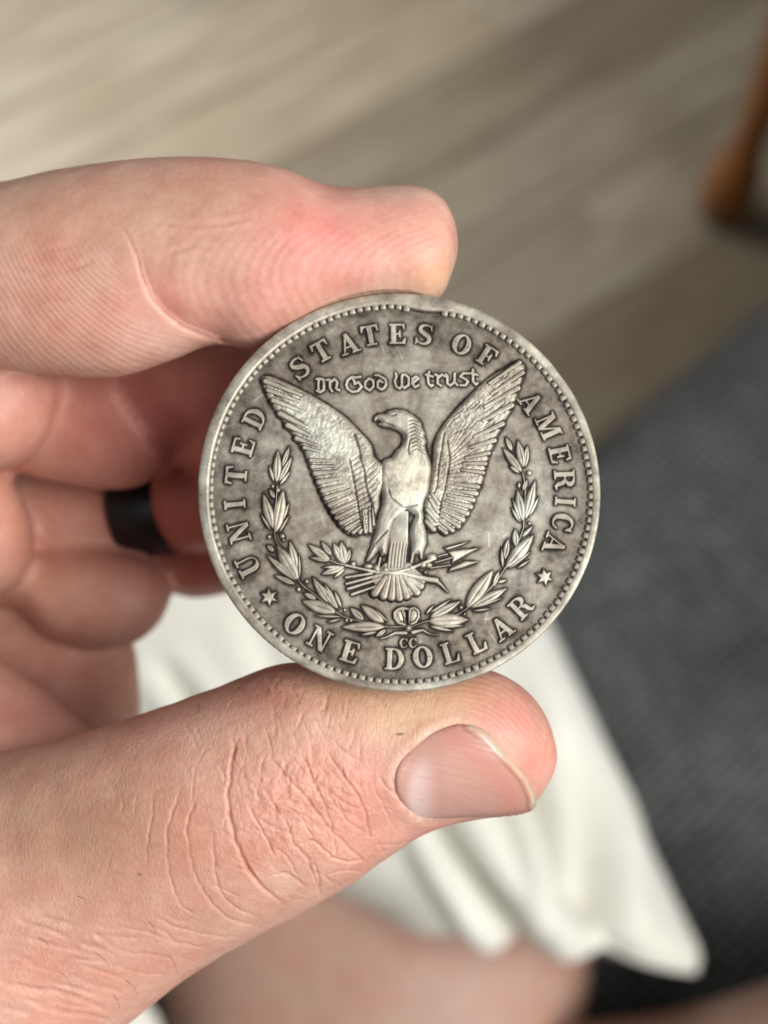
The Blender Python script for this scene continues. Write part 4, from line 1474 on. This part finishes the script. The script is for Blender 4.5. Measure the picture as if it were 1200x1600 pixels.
wb = wing_bumps(40)
g1, g2, g3 = grooves(gl, 0.09, 0.10), grooves(cov, 0.06, 0.045), grooves(gtip, 0.09, 0.09)
PL_ = cpts(WL)
wingL = relief('wing', poly_fn(PL_), bbox(PL_), 0.34, 0.55, step=0.06, pat=(0.16, 0.70), edge=0.22, detail=lambda X, Y, S: g1(X, Y, S) + g2(X, Y, S) + g3(X, Y, S) + wb(X, Y), dome=0.06,
               bright=lambda X, Y: 0.10 * np.exp(-((X + 6.0) / 2.8) ** 2 - ((Y - 6.0) / 2.6) ** 2))
feathers(400, 570, 6, [((62, 150), (420, 290), 62), ((90, 235), (400, 350), 58), ((135, 330), (420, 440), 62), ((200, 450), (470, 590), 66), ((270, 560), (500, 670), 66), ((355, 685), (560, 760), 62), ((430, 775), (600, 820), 56)], wingL, 0.14, 0.33)
feathers(480, 680, 6, [((8, 240), (220, 245), 58), ((24, 300), (240, 295), 58), ((48, 366), (270, 345), 64), ((80, 448), (300, 408), 68), ((116, 530), (340, 475), 68), ((150, 605), (390, 520), 64), ((184, 672), (430, 560), 62),
                       ((214, 735), (450, 625), 60), ((250, 790), (460, 685), 58), ((292, 842), (470, 745), 58), ((346, 892), (480, 805), 58), ((410, 930), (490, 862), 58), ((478, 935), (505, 890), 52)], wingL, 0.15, 0.33)
feathers(480, 680, 6, [((545, 930), (520, 700), 46), ((590, 925), (580, 720), 46), ((622, 860), (610, 690), 40)], wingL, 0.14, 0.32)
gr = [cpts(z56(p)) for p in ([(830, 480), (852, 640), (838, 760), (805, 930), (765, 1070), (752, 1170)], [(800, 400), (775, 560), (745, 740), (735, 900), (690, 1000)])]
fan = []
for k in range(16):
    t = k / 15
    a = math.radians(62 - 100 * t)
    bx, by = 860 - 60 * t, 560 + 430 * t
    fan.append(cpts(z56([(bx, by), (bx + math.cos(a) * 150, by - math.sin(a) * 150), (bx + math.cos(a) * 300, by - math.sin(a) * 300)])))
for k in range(10):
    y = 620 + k * 55
    fan.append(cpts(z56([(720, y), (770, y + 40), (800, y + 20)])))
streaks = []
for k in range(46):
    x, y = random.uniform(300, 900), random.uniform(200, 800)
    if y < 900 - 0.85 * x or y > 1180 - 0.62 * x + 200:
        continue
    a = math.radians(random.gauss(42, 7))
    L = random.uniform(60, 130)
    streaks.append(cpts(z64([(x, y), (x + L * math.cos(a), y - L * math.sin(a))])))
h1, h2, h3 = grooves(gr, 0.08, 0.09), grooves(fan, 0.05, 0.035), grooves(streaks, 0.07, 0.05)
wb2 = wing_bumps(60)
PR_ = cpts(WR)
wingR = relief('wing', poly_fn(PR_), bbox(PR_), 0.34, 0.55, step=0.06, pat=(0.16, 0.72), edge=0.22, detail=lambda X, Y, S: h1(X, Y, S) + h2(X, Y, S) + h3(X, Y, S) + wb2(X, Y), dome=0.06)
feathers(640, 550, 6, [((1045, 95), (740, 300), 55), ((1075, 185), (760, 400), 60), ((1035, 330), (700, 520), 66), ((975, 490), (680, 650), 70), ((890, 665), (600, 800), 68), ((815, 825), (560, 900), 64), ((760, 945), (520, 1000), 60),
                       ((728, 1050), (500, 1050), 58), ((708, 1140), (480, 1110), 56)], wingR, 0.14, 0.33)
feathers(600, 770, 7.06, [((1060, -60), (780, -90), 74), ((1040, 15), (760, -20), 74), ((1010, 92), (700, 30), 72), ((982, 165), (680, 95), 74), ((940, 242), (650, 145), 78), ((892, 315), (640, 195), 80), ((842, 388), (625, 255), 74),
                          ((770, 436), (612, 305), 68), ((700, 462), (600, 385), 66), ((612, 150), (520, 10), 62), ((602, 240), (505, 80), 66), ((592, 335), (470, 190), 72), ((565, 430), (462, 320), 74)], wingR, 0.15, 0.32)

# body: head, neck, breast, thighs
BODY = z56([(128, 270), (150, 235), (190, 214), (240, 214), (270, 190), (340, 168), (430, 178), (510, 220), (560, 262), (596, 300), (600, 340), (632, 400), (625, 430), (645, 478), (632, 520), (655, 600), (682, 660), (692, 720), (682, 850), (662, 960),
            (635, 1012), (618, 1060), (612, 1130)]) + \
       z60([(440, 200), (448, 330), (475, 430), (478, 560), (440, 660), (432, 740), (392, 745), (372, 685), (345, 690), (322, 790), (268, 795), (285, 640), (290, 550), (270, 450), (275, 390), (330, 260), (250, 200)]) + \
       z47([(1040, 330), (1010, 400), (985, 560), (955, 690), (875, 712), (855, 655), (800, 725), (740, 775), (700, 760), (760, 580), (810, 400), (830, 290)]) + \
       z48([(690, 650), (690, 560), (672, 430), (680, 330), (690, 250)]) + z56([(240, 640), (300, 625), (340, 570), (390, 510), (408, 460), (400, 420), (360, 385), (300, 362), (230, 352), (180, 332), (170, 312), (196, 296), (178, 284), (158, 300), (140, 298)])
PB = cpts(BODY)
neck = []
for k in range(9):
    t = k / 8
    neck.append(cpts(z56([(560 + 60 * t, 300 + 300 * t), (505 + 40 * t, 280 + 270 * t), (470 + 30 * t, 290 + 280 * t)])))
bl = [cpts(z56([(190, 300), (250, 312), (330, 345)])), cpts(z56([(262, 215), (310, 245), (345, 235)])), cpts(z56([(480, 470), (460, 560), (470, 600)])), cpts(z56([(380, 540), (430, 480), (440, 420)])),
      cpts(z47([(1030, 300), (1010, 420), (985, 560)])), cpts(z60([(340, 240), (270, 340), (265, 440)])), cpts(z56([(280, 940), (300, 1010), (420, 1110), (540, 1080)])), cpts(z47([(820, 560), (900, 470), (960, 420)]))]
b1, b2 = grooves(neck, 0.06, 0.08), grooves(bl, 0.08, 0.09)
wb3 = wing_bumps(80)
eagle = relief('eagle', poly_fn(PB), bbox(PB), 0.40, 0.6, step=0.055, pat=(0.16, 0.74), edge=0.2, detail=lambda X, Y, S: b1(X, Y, S) + b2(X, Y, S) + 0.3 * wb3(X, Y), dome=0.14,
               bright=lambda X, Y: 0.26 * np.exp(-((X - 0.55) / 1.9) ** 2 - ((Y - 1.0) / 2.5) ** 2), label='eagle with spread wings, rubbed bright on the breast')
blob(560, 610, 6, (300, 228), 16, eagle, 0.12, 'eye', base=0.32)
# tail behind and below
TM = cpts(z60([(60, 110), (280, 110), (270, 560), (240, 830), (20, 830), (40, 600)]))
tl = [cpts(z60([(60 + k * 36, 560), (40 + k * 36, 700), (30 + k * 36, 820)])) for k in range(6)]
tail = relief('tail', poly_fn(TM, cpts([(578, 905), (600, 878), (640, 878), (668, 905), (655, 928), (625, 938), (595, 932)])), bbox(cpts([(575, 800), (672, 940)])), 0.27, 0.22, None, step=0.055, detail=grooves(tl, 0.06, 0.04), pat=(0.16, 0.66), wear=0.3)
feathers(580, 900, 4.2857, [((5, 140), (95, 10), 62), ((72, 160), (120, 0), 64), ((132, 170), (145, 0), 62), ((190, 172), (168, 0), 60), ((244, 158), (190, 0), 60), ((320, 128), (215, 0), 62), ((352, 80), (250, 20), 62)], tail, 0.17, 0.17)
# arrows, branch and claws
arrows = twig(600, 770, 7.06, [(-30, 880), (130, 880), (280, 840), (400, 790), (560, 725)], 28, None, 0.34, 'arrow_bundle', pat=(0.16, 0.84))
for tip, root in [((495, 935), (780, 890)), ((500, 1005), (900, 900)), ((515, 1062), (940, 930)), ((560, 1122), (920, 1000))]:
    twig(470, 770, 7.06, [tip, root], 24, arrows, 0.26, 'fletching')
for pts in ([(1082, 598), (735, 792), (742, 722), (688, 648), (870, 618)], [(992, 518), (860, 585), (690, 645), (635, 606)], [(1082, 755), (890, 745), (722, 826), (688, 884), (860, 840)]):
    q = cpts(z60(pts))
    relief('arrowhead', poly_fn(q), bbox(q), 0.30, 0.24, arrows, step=0.045, pat=(0.16, 0.84), dome=0.05)
for pts in ([(590, 705), (695, 678)], [(560, 770), (745, 718)], [(510, 832), (725, 800)]):
    twig(600, 770, 7.06, pts, 15, arrows, 0.26, 'shaft')
branch = twig(470, 770, 7.06, [(490, 800), (640, 835), (800, 870), (960, 890), (1010, 890)], 20, None, 0.28, 'olive_branch', 30, pat=(0.16, 0.82))
twig(600, 770, 7.06, [(60, 890), (200, 890), (350, 925), (480, 955), (570, 965)], 32, branch, 0.34, 'stem', 40, pat=(0.16, 0.86))
twig(600, 770, 7.06, [(570, 968), (630, 1020), (705, 1100)], 38, branch, 0.33, 'stem', 10, pat=(0.16, 0.86))
for b, t, w in [((330, 755), (65, 562), 95), ((340, 700), (215, 525), 68), ((330, 752), (80, 714), 58), ((480, 795), (350, 545), 100), ((490, 785), (548, 605), 66), ((480, 800), (440, 525), 115), ((485, 815), (215, 825), 44), ((490, 830), (352, 950), 46), ((490, 812), (212, 905), 82)]:
    leaf(470, 770, 7.06, b, t, w, branch, 0.27)
twig(470, 770, 7.06, [(320, 745), (400, 780), (490, 800)], 14, branch, 0.24, 'stem')
blob(470, 770, 7.06, (576, 785), 34, branch, 0.3)
for ox, c, r, ry in [(470, (740, 812), 60, 34), (470, (838, 835), 46, 56), (470, (930, 850), 52, 44), (600, (300, 830), 50, 40), (600, (425, 795), 48, 40), (600, (525, 715), 62, 50), (600, (490, 800), 44, 36), (600, (455, 880), 26, 20)]:
    blob(ox, 770, 7.06, c, r, eagle, 0.42, 'claw', ry)
twig(470, 770, 7.06, [(875, 720), (850, 830)], 22, eagle, 0.36, 'toe')

# ---- planchet: field, rim and reeded edge
near = device_mask.copy()
NT_ = 1400
ang = np.linspace(0, 2 * np.pi, NT_, endpoint=False)
# the rim is wider to the upper left (struck a touch off centre) and knocked flat at the top
pxr = lambda uu, vv: np.hypot(*[c for c in coin_xy(uu, vv)])
inner = 0.948 * COIN_R + 0.10 * np.cos(ang) - 0.18 * np.sin(ang)
a_d = math.atan2(*reversed(cpts([(663, 478)])[0]))
ding = np.exp(-(((ang - a_d + np.pi) % (2 * np.pi) - np.pi) / 0.12) ** 2)
inner = inner - 0.50 * ding + 0.025 * vnoise(np.cos(ang) * 22, np.sin(ang) * 22, 0, 8)
outer = COIN_R - 0.03 - 0.05 * np.exp(-(((ang - 0.62 + np.pi) % (2 * np.pi) - np.pi) / 0.05) ** 2) + 0.012 * vnoise(np.cos(ang) * 16, np.sin(ang) * 16, 0, 5)
RIMH = 0.34
rows_r, rows_z, rows_p = [], [], []
nf = 150
for k in range(nf):
    t = k / (nf - 1)
    r = (0.02 + 0.98 * t) * (inner - 0.22)
    rows_r.append(r)
    rows_z.append(np.full(NT_, 0.0))
    rows_p.append(np.full(NT_, 0.33))
for t, z, p in [(0.30, 0.05, 0.22), (0.6, 0.16, 0.40), (0.85, 0.27, 0.62), (1.0, RIMH * 0.97, 0.74)]:
    rows_r.append(inner - 0.22 + 0.30 * t)
    rows_z.append(np.full(NT_, z))
    rows_p.append(np.full(NT_, p))
for t, z, p in [(0.25, RIMH, 0.64), (0.5, RIMH + 0.01, 0.66), (0.75, RIMH - 0.005, 0.67), (0.9, RIMH - 0.05, 0.74), (0.97, RIMH - 0.13, 0.86), (1.0, RIMH - 0.26, 0.9)]:
    i2 = inner + 0.08
    rows_r.append(i2 + (outer - i2) * t)
    rows_z.append(np.full(NT_, z) + 0.012 * vnoise(np.cos(ang) * 30 * t, np.sin(ang) * 30 * t, t * 3, 12))
    rows_p.append(np.full(NT_, p) + 0.09 * vnoise(np.cos(ang) * 14, np.sin(ang) * 14, t * 2, 14) + 0.05 * np.cos(ang - 0.1))
reed = outer - 0.05 * (0.5 + 0.5 * np.cos(ang * 175))
for z in (-0.10, -COIN_T + 0.2):
    rows_r.append(reed)
    rows_z.append(np.full(NT_, z))
    rows_p.append(np.full(NT_, 0.55))
rows_r.append(outer - 0.2)
rows_z.append(np.full(NT_, -COIN_T))
rows_p.append(np.full(NT_, 0.6))
rows_r.append(outer * 0 + 0.3)
rows_z.append(np.full(NT_, -COIN_T))
rows_p.append(np.full(NT_, 0.5))
Rr, Zz, Pp = np.array(rows_r), np.array(rows_z), np.array(rows_p)
Xx, Yy = Rr * np.cos(ang), Rr * np.sin(ang)
# field: shallow basin, unevenness, and tarnish gathered close round the devices
fr = (np.arange(len(Rr)) < nf)[:, None] * np.ones(NT_)
ii = np.clip((Xx + COIN_R) / (2 * COIN_R) * (MASK_N - 1), 0, MASK_N - 1.001)
jj = np.clip((Yy + COIN_R) / (2 * COIN_R) * (MASK_N - 1), 0, MASK_N - 1.001)
i0, j0 = ii.astype(int), jj.astype(int)
fi, fj = ii - i0, jj - j0


def blur(a, n):
    for _ in range(n):
        a = (np.roll(a, 1, 0) + np.roll(a, -1, 0) + 2 * a) / 4
        a = (np.roll(a, 1, 1) + np.roll(a, -1, 1) + 2 * a) / 4
    return a


occ = (near > 0).astype(float)
h1_, h2_ = blur(occ, 8), blur(occ, 60)
samp = lambda a: a[j0, i0] * (1 - fi) * (1 - fj) + a[j0, i0 + 1] * fi * (1 - fj) + a[j0 + 1, i0] * (1 - fi) * fj + a[j0 + 1, i0 + 1] * fi * fj
halo = np.clip(samp(h1_) * 1.9, 0, 1)
wide = np.clip(samp(h2_), 0, 1)
edge_r = smooth01(Rr / (inner - 0.22)[None, :], 0.93, 1.0)
Pp = Pp + fr * (0.22 - 0.55 * halo - 0.10 * edge_r - 0.13 * smooth01(Rr / COIN_R, 0.62, 0.80) + 0.05 * vnoise(Xx * 0.5, Yy * 0.5, 0, 31) + 0.04 * vnoise(Xx * 1.4, Yy * 1.4, 0, 32))
Zz = Zz + fr * (0.008 * vnoise(Xx * 0.6, Yy * 0.6, 0, 4) + 0.004 * vnoise(Xx * 2, Yy * 2, 0, 6))
SCR = [[(564, 553), (560, 571)], [(597, 541), (600, 552)], [(438, 738), (440, 750)], [(770, 700), (774, 742)], [(500, 800), (508, 822)]]
for q_ in range(46):
    a_, r_ = random.uniform(0, 6.28), 17 * math.sqrt(random.random())
    x_, y_ = 623 + r_ * 16.5 * math.cos(a_), 770 + r_ * 16.5 * math.sin(a_)
    b_, l_ = random.gauss(1.9, 0.6), random.uniform(8, 34)
    SCR.append([(x_, y_), (x_ + l_ * math.cos(b_), y_ + l_ * math.sin(b_))])
for q_ in SCR:                                           # handling scratches through the tone
    dd_, _ = seg_dist(Xx[:nf], Yy[:nf], cpts(q_))
    Pp[:nf] += random.uniform(0.08, 0.26) * np.exp(-(dd_ / 0.075) ** 2)
nr = len(Rr)
verts = np.stack([Xx, Yy, Zz], -1).reshape(-1, 3) * MM
k = np.arange(NT_)
kn = (k + 1) % NT_
faces = np.concatenate([np.stack([i * NT_ + k, (i + 1) * NT_ + k, (i + 1) * NT_ + kn, i * NT_ + kn], -1) for i in range(nr - 1)])
disc = mesh_obj('planchet', verts, faces, M_SILVER, coin)
add_float_attr(disc, 'patina', np.clip(Pp.ravel(), 0, 1))
disc['label'] = 'toned silver disc with raised worn rim'

# denticles round the field
dv, df = [], []
nu_, nw_ = 9, 9
XS = [-1, -0.93, -0.8, -0.45, 0, 0.45, 0.8, 0.93, 1]
XZ = [0, 0.6, 0.9, 1.0, 1.0, 1.0, 0.9, 0.6, 0]
YS = [0, 0.05, 0.14, 0.28, 0.42, 0.6, 0.75, 0.9, 1]
YZ = [0, 0.55, 0.86, 0.98, 1, 1, 1, 1, 1]
for a in range(nw_):
    for b in range(nu_):
        x, y = XS[a], YS[b]
        sx = 0.33 * x * (0.66 + 0.34 * math.sqrt(max(0, 1 - max(0, (0.34 - y) / 0.34) ** 2)))
        dv.append((sx, -0.47 + 0.73 * y, 0.375 * XZ[a] * YZ[b] - 0.05))
for a in range(nw_ - 1):
    for b in range(nu_ - 1):
        df.append((a * nu_ + b, (a + 1) * nu_ + b, (a + 1) * nu_ + b + 1, a * nu_ + b + 1))
dm = mesh_obj('denticle', np.array(dv) * MM, df, M_SILVER, coin)
add_float_attr(dm, 'patina', [0.28 + 0.38 * min(1, max(0, z) / 0.24) for _, _, z in dv])
ND = 148
for q in range(ND):
    a = 2 * math.pi * q / ND + 0.01
    ki = int(a / (2 * math.pi) * NT_) % NT_
    if ding[ki] > 0.6:
        continue
    o = dm if q == 0 else dm.copy()
    if q:
        COL.objects.link(o)
    o.parent = coin
    rr = inner[ki] + 0.03
    o.location = (rr * math.cos(a) * MM, rr * math.sin(a) * MM, random.uniform(-0.03, 0.01) * MM)
    o.rotation_euler = (0, 0, a - math.pi / 2)
    o.scale = (random.uniform(0.92, 1.08), random.uniform(0.85, 1.1), 1)
